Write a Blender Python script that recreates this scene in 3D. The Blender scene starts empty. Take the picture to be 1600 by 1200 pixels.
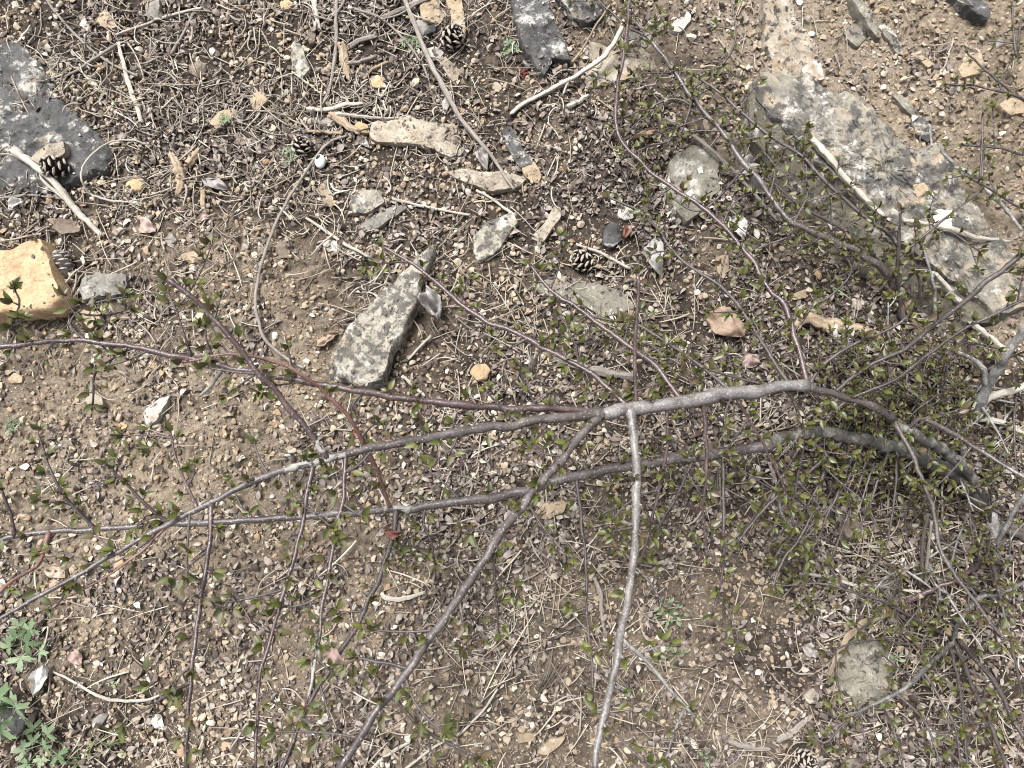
import bpy, bmesh, math
import numpy as np
from mathutils import Vector, Matrix
from mathutils.bvhtree import BVHTree
rng = np.random.default_rng(7)
scene = bpy.context.scene
COL = scene.collection
R = math.radians

# ------------------------------------------------------------------ camera geometry
FPX, TILT, CAMZ = 1202.0, R(8.0), 1.27
CAM = np.array([0.0, -CAMZ * math.tan(TILT) - 0.0, CAMZ])
ct, st = math.cos(TILT), math.sin(TILT)

def P(u, v, z=0.0):
    """point of the world at height z seen at photograph pixel (u, v)"""
    u = np.asarray(u, float); v = np.asarray(v, float)
    x = (u - 800) / FPX; y = -(v - 600) / FPX; w = -1.0
    dx = x; dy = y * ct - w * st; dz = y * st + w * ct
    k = (z - CAM[2]) / dz
    return np.stack([CAM[0] + dx * k, CAM[1] + dy * k, np.broadcast_to(z, dx.shape) + 0 * dx], -1)

def proj(p):
    d = np.asarray(p, float) - CAM
    y = d[..., 1] * ct + d[..., 2] * st
    w = -d[..., 1] * st + d[..., 2] * ct
    return 800 + FPX * d[..., 0] / -w, 600 - FPX * y / -w, -w

# ------------------------------------------------------------------ noise
def _h(ix, iy, iz, s):
    n = (ix * 374761393 + iy * 668265263 + iz * 2147483647 + s * 1274126177) & 0xFFFFFFFF
    n = ((n ^ (n >> 13)) * 1274126177) & 0xFFFFFFFF
    n = (n ^ (n >> 16)) & 0xFFFFFFFF
    return n / 4294967295.0 * 2 - 1

def vn(x, y, z=0.0, s=0):
    x = np.asarray(x, float); y = np.asarray(y, float); z = np.asarray(z, float) + 0 * x
    ix, iy, iz = np.floor(x).astype(np.int64), np.floor(y).astype(np.int64), np.floor(z).astype(np.int64)
    fx, fy, fz = x - ix, y - iy, z - iz
    fx, fy, fz = [f * f * (3 - 2 * f) for f in (fx, fy, fz)]
    out = 0
    for a in (0, 1):
        for b in (0, 1):
            for c_ in (0, 1):
                out = out + _h(ix + a, iy + b, iz + c_, s) * (fx if a else 1 - fx) * (fy if b else 1 - fy) * (fz if c_ else 1 - fz)
    return out

def fbm(x, y, z=0.0, s=0, o=4):
    a, t = 1.0, 0
    for i in range(o):
        t = t + a * vn(x * 2**i, y * 2**i, z * 2**i, s + i * 17); a *= .5
    return t

def HG(x, y):
    """height of the ground"""
    m = dens('C', x, y)
    return (0.012 * vn(x * 4, y * 4, 0, 1) + 0.007 * vn(x * 12, y * 12, 0, 2) + (0.0022 + .009 * m) * (np.abs(vn(x * 38, y * 38, 0, 3)) - .3)
            + (0.0012 + .0045 * m) * (np.abs(vn(x * 95, y * 95, 0, 4)) - .3) + (.0006 + .0013 * m) * vn(x * 230, y * 230, 0, 5))

# coarse maps of what covers the ground: 8 columns x 6 rows over the picture
MAPS = dict(
 L=["44435411", "34457731", "33256872", "22356666", "43567676", "64676698"],   # brown leaf litter
 G=["66443366", "55643125", "56753213", "99765332", "99976532", "79877633"],   # gravel
 R=["47951011", "48742100", "33442100", "11222111", "11112222", "21123322"],   # pale rootlets
 S=["23322111", "33334201", "22243421", "22233554", "33346675", "43468756"],   # straw
 C=["22113388", "23232147", "57832214", "88433221", "46632411", "24633811"],   # bare crumbly soil
 H=["67864301", "66656531", "43255662", "12355567", "32344467", "64344376"])   # dark humus
MAPS = {k: np.array([[int(ch) for ch in r] for r in v], float) / 9 for k, v in MAPS.items()}

def dens(k, x, y):
    u, v, _ = proj(np.stack([x, y, 0 * np.asarray(x)], -1))
    a = np.clip((u - 100) / 200 + .55 * vn(np.asarray(x) * 9, np.asarray(y) * 9, 0, 60 + ord(k)), 0, 6.999)
    b = np.clip((v - 100) / 200 + .55 * vn(np.asarray(x) * 9, np.asarray(y) * 9, 0, 90 + ord(k)), 0, 4.999)
    i, j = a.astype(int), b.astype(int); fa, fb = a - i, b - j
    m = MAPS[k]
    d = m[j, i] * (1 - fa) * (1 - fb) + m[j, i + 1] * fa * (1 - fb) + m[j + 1, i] * (1 - fa) * fb + m[j + 1, i + 1] * fa * fb
    if k == 'H': return np.clip(d, 0, 1)
    p = vn(np.asarray(x) * 12, np.asarray(y) * 12, 0, 33 + ord(k)) + .6 * vn(np.asarray(x) * 31, np.asarray(y) * 31, 0, 35 + ord(k))
    return np.clip(d * np.clip(.80 + 1.15 * p, .16 if k in 'GL' else .06, 2.2), 0, 1)

def scatter(k, n, gamma=1.2):
    """n ground points distributed by map k, over the picture and a margin round it"""
    out = []; tot = 0; n = int(n * 1.4)            # thinning out beyond the edges of the picture
    while tot < n:
        x = rng.uniform(-1.6, 1.6, n * 2); y = rng.uniform(-1.35, 1.5, n * 2)
        d = dens(k, x, y)
        if k in 'GLSR': d = d * (1 - .75 * np.clip(dens('C', x, y) * 1.2, 0, 1))
        far = np.hypot(np.maximum(np.abs(x) - .98, 0), np.maximum(np.maximum(y - .86, -.82 - y), 0))
        keep = rng.random(n * 2) < d ** gamma * np.exp(-far / .2)
        out.append(np.stack([x[keep], y[keep]], -1)); tot += keep.sum()
    return np.concatenate(out)[:n]

# ------------------------------------------------------------------ mesh helpers
def mesh(name, V, F, mat=None, smooth=True, attr=None):
    me = bpy.data.meshes.new(name)
    V = np.ascontiguousarray(V, np.float32)
    F = [np.asarray(f, np.int32) for f in (F if isinstance(F, list) else [F]) if len(f)]
    me.vertices.add(len(V)); me.vertices.foreach_set('co', V.ravel())
    nl = sum(f.size for f in F); npoly = sum(len(f) for f in F)
    me.loops.add(nl); me.polygons.add(npoly)
    me.loops.foreach_set('vertex_index', np.concatenate([f.ravel() for f in F]))
    tot = np.concatenate([np.full(len(f), f.shape[1], np.int32) for f in F])
    me.polygons.foreach_set('loop_start', np.concatenate([[0], np.cumsum(tot)[:-1]]).astype(np.int32))
    me.polygons.foreach_set('use_smooth', np.full(npoly, smooth))
    if attr:
        for k, a in attr.items():
            at = me.attributes.new(k, 'FLOAT', 'POINT'); at.data.foreach_set('value', np.ascontiguousarray(a, np.float32))
    me.update(calc_edges=True)
    me.validate()
    if mat: me.materials.append(mat)
    return me

def obj(name, me, parent=None, loc=(0, 0, 0), rot=(0, 0, 0), scale=(1, 1, 1)):
    o = bpy.data.objects.new(name, me); COL.objects.link(o)
    o.location = [float(a) for a in loc]; o.rotation_euler = [float(a) for a in rot]
    o.scale = [float(a) for a in (scale if np.ndim(scale) else (scale,) * 3)]
    if parent is not None: o.parent = parent
    return o

def tag(o, label=None, cat=None, group=None, kind=None):
    if label: o['label'] = label
    if cat: o['category'] = cat
    if group: o['group'] = group
    if kind: o['kind'] = kind
    return o

def empty(name, loc, label, cat, group=None):
    o = bpy.data.objects.new(name, None); COL.objects.link(o); o.location = [float(a) for a in loc]
    o.empty_display_size = .02
    return tag(o, label, cat, group)

def eul(rx, ry, rz):
    cx, sx, cy, sy, cz, sz = np.cos(rx), np.sin(rx), np.cos(ry), np.sin(ry), np.cos(rz), np.sin(rz)
    return np.stack([np.stack([cz * cy, cz * sy * sx - sz * cx, cz * sy * cx + sz * sx], -1),
                     np.stack([sz * cy, sz * sy * sx + cz * cx, sz * sy * cx - cz * sx], -1),
                     np.stack([-sy, cy * sx, cy * cx], -1)], -2)

def inst(V, F, pos, rot, scl):
    """many transformed copies of one small template as one vertex / face array"""
    n = len(pos); scl = np.asarray(scl, float)
    if scl.ndim == 1: scl = scl[:, None].repeat(3, 1)
    W = np.einsum('nij,nkj->nki', rot, V[None] * scl[:, None]) + pos[:, None]
    Fs = [(f[None] + (np.arange(n) * len(V))[:, None, None]).reshape(-1, f.shape[1]) for f in F]
    return W.reshape(-1, 3), Fs

def merge(parts):
    V, F, off = [], [], 0
    for v, fs in parts:
        V.append(v); F += [f + off for f in fs]; off += len(v)
    return np.concatenate(V), F

def cr(pts, n):
    """Catmull-Rom through the rows of pts, n samples a span"""
    p = np.asarray(pts, float); p = np.concatenate([[2 * p[0] - p[1]], p, [2 * p[-1] - p[-2]]])
    t = np.linspace(0, 1, n, endpoint=False)[:, None]; o = []
    for i in range(1, len(p) - 2):
        a, b, c_, d = p[i - 1:i + 3]
        o.append(.5 * (2 * b + (c_ - a) * t + (2 * a - 5 * b + 4 * c_ - d) * t**2 + (3 * b - a - 3 * c_ + d) * t**3))
    return np.concatenate(o + [p[-2][None]])

def tubes(Pt, Rd, K=6, flat=1.0):
    """N strands of S points: closed tapering tubes"""
    Pt = np.asarray(Pt, float); N, S, _ = Pt.shape
    T = np.gradient(Pt, axis=1); T /= np.linalg.norm(T, axis=2, keepdims=True) + 1e-12
    up = np.tile([0.02, 0.03, 1.0], (N, S, 1))
    vert = np.abs(T[..., 2]).mean(1) > .8; up[vert] = [1, .05, .02]
    A = np.cross(T, up); A /= np.linalg.norm(A, axis=2, keepdims=True) + 1e-12
    B = np.cross(A, T)
    th = np.arange(K) / K * 2 * np.pi
    ring = np.cos(th)[None, None, :, None] * A[:, :, None] + flat * np.sin(th)[None, None, :, None] * B[:, :, None]
    V = Pt[:, :, None] + ring * np.asarray(Rd)[:, :, None, None]
    V = V.reshape(N, S * K, 3)
    V = np.concatenate([V, Pt[:, :1], Pt[:, -1:]], 1)
    i = np.arange(S - 1)[:, None] * K; j = np.arange(K)[None]; j2 = (j + 1) % K
    q = np.stack([i + j, i + j2, i + K + j2, i + K + j], -1).reshape(-1, 4)
    jj = np.arange(K); c0 = np.stack([jj * 0 + S * K, (jj + 1) % K, jj], -1)
    e = (S - 1) * K; c1 = np.stack([jj * 0 + S * K + 1, e + jj, e + (jj + 1) % K], -1)
    M_ = S * K + 2; off = (np.arange(N) * M_)[:, None, None]
    return V.reshape(-1, 3), [(q[None] + off).reshape(-1, 4), (np.concatenate([c0, c1])[None] + off).reshape(-1, 3)]

def tattr(S, K, pad=0):
    """grain attributes matching the vertex order of tubes() for one strand"""
    d = np.concatenate([[0], np.cumsum(np.linalg.norm(np.diff(S, axis=0), axis=1))]); th = np.arange(K) / K * 2 * np.pi; m = len(S)
    z = np.zeros(2 + pad)
    return dict(al=np.concatenate([d.repeat(K), [0, d[-1]], np.zeros(pad)]), ca=np.concatenate([np.tile(np.cos(th), m), z]), sa=np.concatenate([np.tile(np.sin(th), m), z]))

def ico(sub):
    bm = bmesh.new(); bmesh.ops.create_icosphere(bm, subdivisions=sub, radius=1)
    V = np.array([v.co for v in bm.verts]); F = np.array([[v.index for v in f.verts] for f in bm.faces]); bm.free()
    return V, F

def stone_tmpl(sub, seed, cuts=7, amp=.16):
    r = np.random.default_rng(seed); V, F = ico(sub)
    V = V * (1 + amp * fbm(V[:, 0] * 1.3 + seed * 3.1, V[:, 1] * 1.3, V[:, 2] * 1.3, seed, 3))[:, None]
    for _ in range(cuts):
        n = r.normal(size=3); n /= np.linalg.norm(n); d = r.uniform(.38, .78)
        k = V @ n - d; V = V - np.where(k > 0, k, 0)[:, None] * n
    return V, [F]

def leaf_tmpl(w=.5, fold=.25, curl=.3, nt=7, ns=4, tip=1.0, seed=0, crumple=.0, wav=0.):
    """leaf of unit length along +x, base at the origin, with a fold at the midrib"""
    t = np.linspace(0, 1, nt); s = np.linspace(-1, 1, ns + 1)
    T, S = np.meshgrid(t, s, indexing='ij')
    W = w * .5 * np.maximum(np.sin(np.pi * np.clip(T, 0, 1) ** (.8)), 0) ** .75 * (1 - .15 * tip * T)
    W = np.maximum(W, .012)
    X = T; Y = W * S; Z = fold * np.abs(Y) + curl * (-(T - .5) ** 2 + .25) * 1.0
    Z = Z + crumple * fbm(T * 3 + seed, S * 1.5 + seed * 2, 0, seed, 3) * .3 + wav * np.sin(T * 9 + S * 2) * np.abs(S) * w
    V = np.stack([X, Y, Z], -1).reshape(-1, 3)
    i = np.arange(nt - 1)[:, None] * (ns + 1); j = np.arange(ns)[None]
    F = np.stack([i + j, i + ns + 1 + j, i + ns + 2 + j, i + j + 1], -1).reshape(-1, 4)
    return V, [F], np.abs(S).ravel()

# ------------------------------------------------------------------ materials
KALB, SAT = .74, .70
def c(r, g, b):
    f = lambda x: ((x / 255 + .055) / 1.055) ** 2.4 if x > 10 else x / 255 / 12.92
    r, g, b = f(r), f(g), f(b); l = .3 * r + .6 * g + .1 * b; k = SAT if r >= g else .9
    return tuple(max((l + (x - l) * k) * KALB, 0) for x in (r, g, b)) + (1,)

class NT:
    def __init__(self, name):
        self.m = bpy.data.materials.new(name); self.m.use_nodes = True
        self.t = self.m.node_tree; self.t.nodes.clear()
        self.out = self.t.nodes.new('ShaderNodeOutputMaterial')
        self.bsdf = self.t.nodes.new('ShaderNodeBsdfPrincipled')
        self.t.links.new(self.bsdf.outputs[0], self.out.inputs[0])
    def n(self, typ, **k):
        o = self.t.nodes.new(typ)
        for a, b in k.items():
            if a.startswith('i_'):
                key = a[2:]; key = int(key) if key.isdigit() else key.replace('_', ' ')
                self.put(o.inputs[key], b)
            else: setattr(o, a, b)
        return o
    def put(self, sock, v):
        if isinstance(v, bpy.types.NodeSocket): self.t.links.new(v, sock)
        else: sock.default_value = v
    def noise(self, vec, scale, detail=4, rough=.6, dist=0):
        return self.n('ShaderNodeTexNoise', i_Vector=vec, i_Scale=float(scale), i_Detail=float(detail), i_Roughness=rough, i_Distortion=dist).outputs[0]
    def ramp(self, fac, stops, interp='LINEAR'):
        o = self.n('ShaderNodeValToRGB', i_0=fac); cr_ = o.color_ramp; cr_.interpolation = interp
        while len(cr_.elements) < len(stops): cr_.elements.new(.5)
        for e, (p, col) in zip(cr_.elements, stops):
            e.position = p; e.color = col if np.ndim(col) else (col, col, col, 1)
        return o.outputs[0]
    def mix(self, f, a, b, mode='MIX'):
        o = self.n('ShaderNodeMix', data_type='RGBA', blend_type=mode)
        self.put(o.inputs[0], f); self.put(o.inputs[6], a); self.put(o.inputs[7], b)
        return o.outputs[2]
    def math(self, op, a, b=0.0):
        o = self.n('ShaderNodeMath', operation=op); self.put(o.inputs[0], a); self.put(o.inputs[1], b); return o.outputs[0]
    def coord(self, rnd=True):
        tc = self.n('ShaderNodeTexCoord').outputs['Object']
        if not rnd: return tc
        r = self.n('ShaderNodeObjectInfo').outputs['Random']
        k = self.n('ShaderNodeVectorMath', operation='SCALE', i_0=(7.3, 3.1, 5.7)); self.put(k.inputs['Scale'], r)
        return self.n('ShaderNodeVectorMath', operation='ADD', i_0=tc, i_1=k.outputs[0]).outputs[0]
    def attr(self, name): return self.n('ShaderNodeAttribute', attribute_name=name).outputs['Fac']
    def island(self): return self.n('ShaderNodeNewGeometry').outputs['Random Per Island']
    def orand(self): return self.n('ShaderNodeObjectInfo').outputs['Random']
    def bump(self, h, strength=.5, dist=.002, prev=None):
        o = self.n('ShaderNodeBump', i_Height=h, i_Strength=strength, i_Distance=dist)
        if prev: self.put(o.inputs['Normal'], prev)
        return o.outputs[0]
    def done(self, col, rough=.9, spec=.25, normal=None, trans=0):
        self.put(self.bsdf.inputs['Base Color'], col); self.put(self.bsdf.inputs['Roughness'], rough)
        self.put(self.bsdf.inputs['Specular IOR Level'], spec)
        if normal is not None: self.put(self.bsdf.inputs['Normal'], normal)
        if trans:
            tr = self.n('ShaderNodeBsdfTranslucent', i_Color=col); mx = self.n('ShaderNodeMixShader', i_0=trans)
            self.t.links.new(self.bsdf.outputs[0], mx.inputs[1]); self.t.links.new(tr.outputs[0], mx.inputs[2])
            self.t.links.new(mx.outputs[0], self.out.inputs[0])
        return self.m

def mat_ground():
    t = NT('soil'); v = t.coord(False); h = t.attr('humus')
    n1 = t.noise(v, 22, 8, .65); n2 = t.noise(v, 160, 6, .7); n3 = t.noise(v, 700, 3, .6)
    sand = t.ramp(n2, [(.25, c(100, 86, 69)), (.5, c(144, 126, 102)), (.78, c(178, 159, 132))])
    hum = t.ramp(n2, [(.25, c(36, 30, 25)), (.5, c(66, 56, 47)), (.8, c(102, 88, 74))])
    f = t.math('MULTIPLY_ADD', n1, .9); f.node.inputs[2].default_value = -.45
    f = t.math('ADD', h, f)
    col = t.mix(t.ramp(f, [(.22, 0.), (.62, 1.)]), sand, hum)
    col = t.mix(.5, col, t.ramp(n3, [(.3, c(120, 110, 100)), (.7, c(255, 250, 240))]), 'MULTIPLY')
    b = t.bump(n2, .7, .004); b = t.bump(n3, .6, .0015, b)
    return t.done(col, .95, .1, b)

def mat_rock(name, a, b, white=0., black=0., ochre=0., wcol=(205, 200, 188), bcol=(52, 52, 52), ws=38, bs=70, och=(150, 118, 76), mid=None):
    t = NT(name); v = t.coord()
    n1 = t.noise(v, 28, 8, .65, .4); n2 = t.noise(v, 230, 6, .65); n3 = t.noise(v, 900, 2, .6)
    st_ = [(.3, c(*a)), (.68, c(*b))]
    if mid: st_ = [(.28, c(*a)), (.48, c(*mid)), (.68, c(*b))]
    col = t.ramp(n1, st_)
    if ochre:
        col = t.mix(t.ramp(t.noise(v, 18, 6, .6, .5), [(.62 - .25 * ochre, 0.), (.70 - .15 * ochre, .8)]), col, c(*och))
    if black:
        k = t.ramp(t.math('ADD', t.noise(v, bs, 8, .68), t.math('MULTIPLY', t.noise(v, bs * .25, 2), .35)), [(.80 - .16 * black, 0.), (.87 - .15 * black, .85)])
        col = t.mix(k, col, c(*bcol))
    if white:
        k = t.ramp(t.math('ADD', t.noise(v, ws, 10, .74), t.math('MULTIPLY', t.noise(v, ws * .3, 3), .45)), [(.86 - .2 * white, 0.), (.98 - .2 * white, .9)])
        col = t.mix(k, col, c(*wcol))
    col = t.mix(.55, col, t.ramp(n2, [(.3, c(150, 145, 138)), (.6, c(255, 255, 255))]), 'MULTIPLY')
    b_ = t.bump(t.noise(v, 60, 8, .65), .55, .006); b_ = t.bump(n2, .6, .0022, b_); b_ = t.bump(n3, .4, .0008, b_)
    return t.done(col, .88, .2, b_)

def mat_ramp(name, cols, src='island', rough=.8, spec=.25, ns=300, tint=.4, trans=0, vary=.0, bump=.3, edge=None, streak=False):
    t = NT(name); v = t.coord()
    r = t.island() if src == 'island' else t.orand()
    n = len(cols); st_ = [((i + .5) / n if n > 1 else .5, c(*x)) for i, x in enumerate(cols)]
    nn = t.noise(v, ns, 4, .65)
    if vary:
        r = t.math('ADD', r, t.math('MULTIPLY', t.math('SUBTRACT', nn, .5), vary))
    col = t.ramp(r, st_)
    col = t.mix(tint, col, t.ramp(nn, [(.3, c(120, 112, 104)), (.65, c(255, 255, 255))]), 'MULTIPLY')
    if edge: col = t.mix(t.ramp(t.attr('edge'), [(.62, 0.), (.95, .75)]), col, c(*edge))
    return t.done(col, rough, spec, t.bump(nn, bump, .001), trans)

def mat_bark(name, a, b, lent=(188, 172, 160), rough=.5, grey=0., gcol=(150, 146, 140), lamt=.7):
    t = NT(name); v = t.coord()
    n1 = t.noise(v, 30, 6, .6); n2 = t.noise(v, 350, 4, .6)
    col = t.ramp(n1, [(.32, c(*a)), (.66, c(*b))])
    if grey:
        g = t.noise(v, 45, 7, .7); col = t.mix(t.ramp(g, [(.66 - .3 * grey, 0.), (.74 - .2 * grey, .85)]), col, c(*gcol))
    vo = t.n('ShaderNodeTexVoronoi', i_Vector=v, i_Scale=210.).outputs[0]
    col = t.mix(t.ramp(vo, [(.16, lamt), (.25, 0.)]), col, c(*lent))
    col = t.mix(.75, col, t.ramp(n2, [(.3, c(135, 128, 124)), (.62, c(255, 255, 255))]), 'MULTIPLY')
    return t.done(col, rough, .45, t.bump(n2, .5, .0012))

def mat_wood(name, a, b, dark=(70, 60, 52), rough=.85):
    """weathered wood with its grain running along the stick (attributes al, ca, sa: along and round it)"""
    t = NT(name); tc = t.coord(); r_ = t.orand()
    v = t.n('ShaderNodeCombineXYZ')
    t.put(v.inputs[0], t.math('ADD', t.math('MULTIPLY', t.attr('al'), 13.), t.math('MULTIPLY', r_, 40.))); t.put(v.inputs[1], t.attr('ca')); t.put(v.inputs[2], t.attr('sa')); v = v.outputs[0]
    n1 = t.noise(v, 2.2, 5, .6, .4); n2 = t.noise(v, 5.5, 5, .7, .3); n3 = t.noise(tc, 300, 4, .6)
    col = t.ramp(n1, [(.3, c(*a)), (.66, c(*b))])
    col = t.mix(t.ramp(n2, [(.57, 0.), (.72, .75)]), col, c(*dark))
    col = t.mix(.4, col, t.ramp(n3, [(.3, c(150, 145, 140)), (.65, c(255, 255, 255))]), 'MULTIPLY')
    return t.done(col, rough, .2, t.bump(n3, .4, .001, t.bump(n2, .8, .0025)))

M = {}
M['ground'] = mat_ground()
M['cream'] = mat_rock('cream_sandstone', (132, 116, 94), (186, 172, 146), white=.35, black=.3, ochre=.3, wcol=(196, 188, 172))
M['tan'] = mat_rock('tan_sandstone', (148, 122, 88), (190, 164, 124), white=.15, black=.1)
M['yellow'] = mat_rock('yellow_sandstone', (182, 142, 88), (208, 172, 116), ochre=.2, och=(166, 122, 70))
M['grey'] = mat_rock('grey_limestone', (104, 99, 90), (156, 149, 136), white=.4, black=.3)
M['slate'] = mat_rock('dark_lichened_slab', (60, 60, 60), (98, 97, 94), white=.52, black=.3, ochre=.12, wcol=(192, 186, 172), och=(170, 150, 116), ws=60)
M['dark'] = mat_rock('dark_grey_rock', (56, 56, 56), (98, 97, 94), white=.32, black=.35)
M['white'] = mat_rock('white_stone', (158, 150, 136), (204, 197, 184), ochre=.15)
M['spotted'] = mat_rock('spotted_lichen_rock', (134, 125, 108), (184, 174, 152), white=.4, black=.95, bcol=(84, 81, 76), bs=80, ochre=.1)
M['ridge'] = mat_rock('ridge_lichen_rock', (98, 91, 78), (162, 147, 120), white=.40, black=.85, bcol=(74, 73, 71), ws=46, bs=34, ochre=.35, och=(182, 158, 122), mid=(132, 126, 112))
M['lichen'] = mat_rock('cream_lichen', (206, 196, 168), (226, 220, 200))
M['foot'] = mat_rock('olive_brown_rock', (74, 70, 56), (124, 114, 92), white=.3, black=.45, bcol=(62, 62, 58), bs=40)
M['crust'] = mat_rock('pale_crust', (140, 138, 130), (182, 180, 170))
M['mossy'] = mat_rock('olive_grey_rock', (100, 95, 82), (152, 143, 122), white=.32, black=.2)
M['brown'] = mat_rock('brown_grey_stone', (100, 84, 68), (146, 126, 104), white=.1)
PEB = dict(ochre=[(166, 128, 82), (186, 150, 102)], cream=[(192, 172, 138), (208, 192, 164)], grey=[(128, 120, 110), (160, 152, 142)], brown=[(132, 102, 78), (152, 122, 98)])
for k, v in PEB.items(): M['peb_' + k] = mat_ramp('pebble_' + k, v, 'object', ns=260, tint=.55, vary=.5)
M['gravel'] = mat_ramp('gravel_mix', [(120, 104, 88), (176, 148, 110), (150, 132, 110), (200, 178, 140), (136, 114, 92), (190, 170, 136), (158, 148, 134), (172, 140, 98), (216, 202, 174)], 'island', ns=260, tint=.5)
M['crumb'] = mat_ramp('soil_crumb', [(122, 100, 74), (166, 142, 108), (140, 118, 90), (180, 156, 120)], 'island', ns=400, tint=.5, rough=.97, spec=.1)
LIT = [(70, 55, 46), (120, 101, 86), (50, 39, 33), (148, 130, 114), (92, 70, 57), (168, 152, 136), (64, 48, 38), (110, 88, 73), (190, 176, 160), (82, 62, 50), (56, 44, 37)]
M['litter'] = mat_ramp('dry_brown_leaf', LIT, 'island', rough=.55, spec=.35, tint=.35, bump=.4)
M['litter_o'] = mat_ramp('dry_brown_leaf_single', LIT, 'object', rough=.55, spec=.35, tint=.35, bump=.4)
ST = [(178, 162, 134), (146, 128, 104), (208, 195, 168), (120, 104, 84), (190, 175, 148), (156, 139, 114)]
M['straw'] = mat_ramp('dry_straw', ST, 'island', tint=.35); M['straw_o'] = mat_ramp('dry_straw_single', ST, 'object', tint=.35)
RT = [(172, 156, 134), (128, 110, 92), (200, 188, 168), (104, 88, 74), (186, 172, 150)]
M['root'] = mat_ramp('dry_rootlet', RT, 'island', tint=.4); M['root_o'] = mat_ramp('dry_rootlet_single', RT, 'object', tint=.4)
GR = [(66, 78, 22), (90, 101, 32), (56, 67, 22), (106, 113, 44), (74, 86, 26), (88, 70, 36), (82, 90, 34), (96, 78, 42)]
M['leaf'] = mat_ramp('young_green_leaf', GR, 'island', rough=.42, spec=.4, tint=.3, trans=.14, edge=(84, 46, 30))
M['leaf_o'] = mat_ramp('young_green_leaf_single', GR, 'object', rough=.42, spec=.4, tint=.3, trans=.14, edge=(84, 46, 30))
M['bronze'] = mat_ramp('bronze_bud_leaf', [(112, 84, 56), (96, 74, 40), (126, 100, 66), (104, 62, 44)], 'island', rough=.7, tint=.3, trans=.2)
M['herb'] = mat_ramp('herb_green', [(118, 142, 100), (142, 160, 124), (98, 122, 82)], 'object', rough=.6, tint=.25, trans=.25, vary=.6)
M['bark_main'] = mat_bark('grey_brown_bark', (70, 58, 54), (112, 100, 95), grey=.30, gcol=(146, 140, 136), rough=.42)
M['bark_moss'] = mat_bark('greenish_grey_bark', (66, 62, 55), (104, 99, 90), grey=.55, gcol=(156, 153, 142), rough=.7, lamt=.3)
M['bark_silver'] = mat_bark('silver_grey_bark', (88, 80, 75), (138, 131, 126), grey=.3, gcol=(160, 156, 150), rough=.45)
M['bark_red'] = mat_bark('red_brown_bark', (68, 48, 46), (104, 80, 76), rough=.38, grey=.12, gcol=(140, 130, 124), lamt=.5)
M['bark_bright'] = mat_bark('bright_red_bark', (124, 76, 62), (158, 112, 94), rough=.45, lamt=.4)
M['bark_twig'] = mat_bark('dark_twig_bark', (58, 47, 43), (96, 82, 75), rough=.55, lamt=.4)
M['bark_grey'] = mat_bark('grey_lichened_bark', (100, 96, 90), (148, 144, 138), grey=.7, gcol=(178, 176, 168), rough=.8)
M['bleach'] = mat_wood('bleached_wood', (176, 164, 144), (206, 196, 178), (120, 102, 82))
M['greywood'] = mat_wood('grey_weathered_wood', (128, 116, 104), (172, 160, 146), (86, 76, 68))
M['tanwood'] = mat_wood('tan_rotten_wood', (150, 124, 92), (188, 162, 126), (98, 78, 58))
M['darkwood'] = mat_wood('dark_dead_wood', (78, 68, 60), (118, 106, 96), (50, 42, 38))
M['cone'] = mat_ramp('cone_scale', [(46, 36, 31), (62, 50, 42), (40, 32, 28)], 'object', rough=.7, tint=.4, edge=(176, 160, 140))
M['conecl'] = mat_ramp('closed_cone_scale', [(98, 86, 78), (124, 112, 104)], 'object', rough=.5, tint=.4, edge=(160, 150, 142))
M['shell'] = mat_ramp('pale_shell', [(212, 220, 218)], 'object', rough=.8, tint=.25)
M['lf_white'] = mat_ramp('bleached_leaf', [(222, 217, 210), (204, 198, 190)], 'object', rough=.7, tint=.6, trans=.15, ns=110)
M['lf_tan'] = mat_ramp('tan_dead_leaf', [(196, 166, 134), (184, 150, 118)], 'object', rough=.7, tint=.55, trans=.12, ns=110)
M['lf_pink'] = mat_ramp('pinkish_dead_leaf', [(196, 164, 148), (182, 146, 130)], 'object', rough=.65, tint=.55, trans=.12, ns=110)
M['lf_red'] = mat_ramp('russet_dead_leaf', [(140, 80, 60), (158, 98, 76)], 'object', rough=.6, tint=.3, trans=.1, ns=150)
M['lf_grey'] = mat_ramp('grey_dead_leaf', [(166, 158, 150), (150, 142, 134)], 'object', rough=.7, tint=.55, trans=.1, ns=110)
M['moss'] = mat_ramp('moss_tip', [(92, 82, 34), (74, 66, 28), (112, 98, 44)], 'island', tint=.2)
M['sedum'] = mat_ramp('red_sedum', [(96, 36, 34), (122, 54, 46), (80, 40, 32)], 'island', rough=.45, tint=.2)
M['grass'] = mat_ramp('grass_blade', [(84, 108, 60), (104, 126, 76), (120, 132, 84)], 'island', rough=.55, tint=.2, trans=.2)

# ------------------------------------------------------------------ ground
def axis(a, b, step, far):
    core = np.arange(a, b + step, step); g = [step]
    while sum(g) < far: g.append(g[-1] * 1.35)
    g = np.cumsum(g); return np.concatenate([(a - g)[::-1], core, core[-1] + g])
gx, gy = axis(-1.02, 1.02, .003, 9), axis(-.86, .9, .003, 9)
XX, YY = np.meshgrid(gx, gy)
ZZ = HG(XX, YY); HH = dens('H', XX, YY)
nx, ny = len(gx), len(gy)
i = np.arange(ny - 1)[:, None] * nx; j = np.arange(nx - 1)[None]
Fg = np.stack([i + j, i + j + 1, i + nx + j + 1, i + nx + j], -1).reshape(-1, 4)
g = obj('ground', mesh('ground', np.stack([XX, YY, ZZ], -1).reshape(-1, 3), Fg, M['ground'], True, {'humus': HH.ravel()}))
tag(g, kind='structure')

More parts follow.
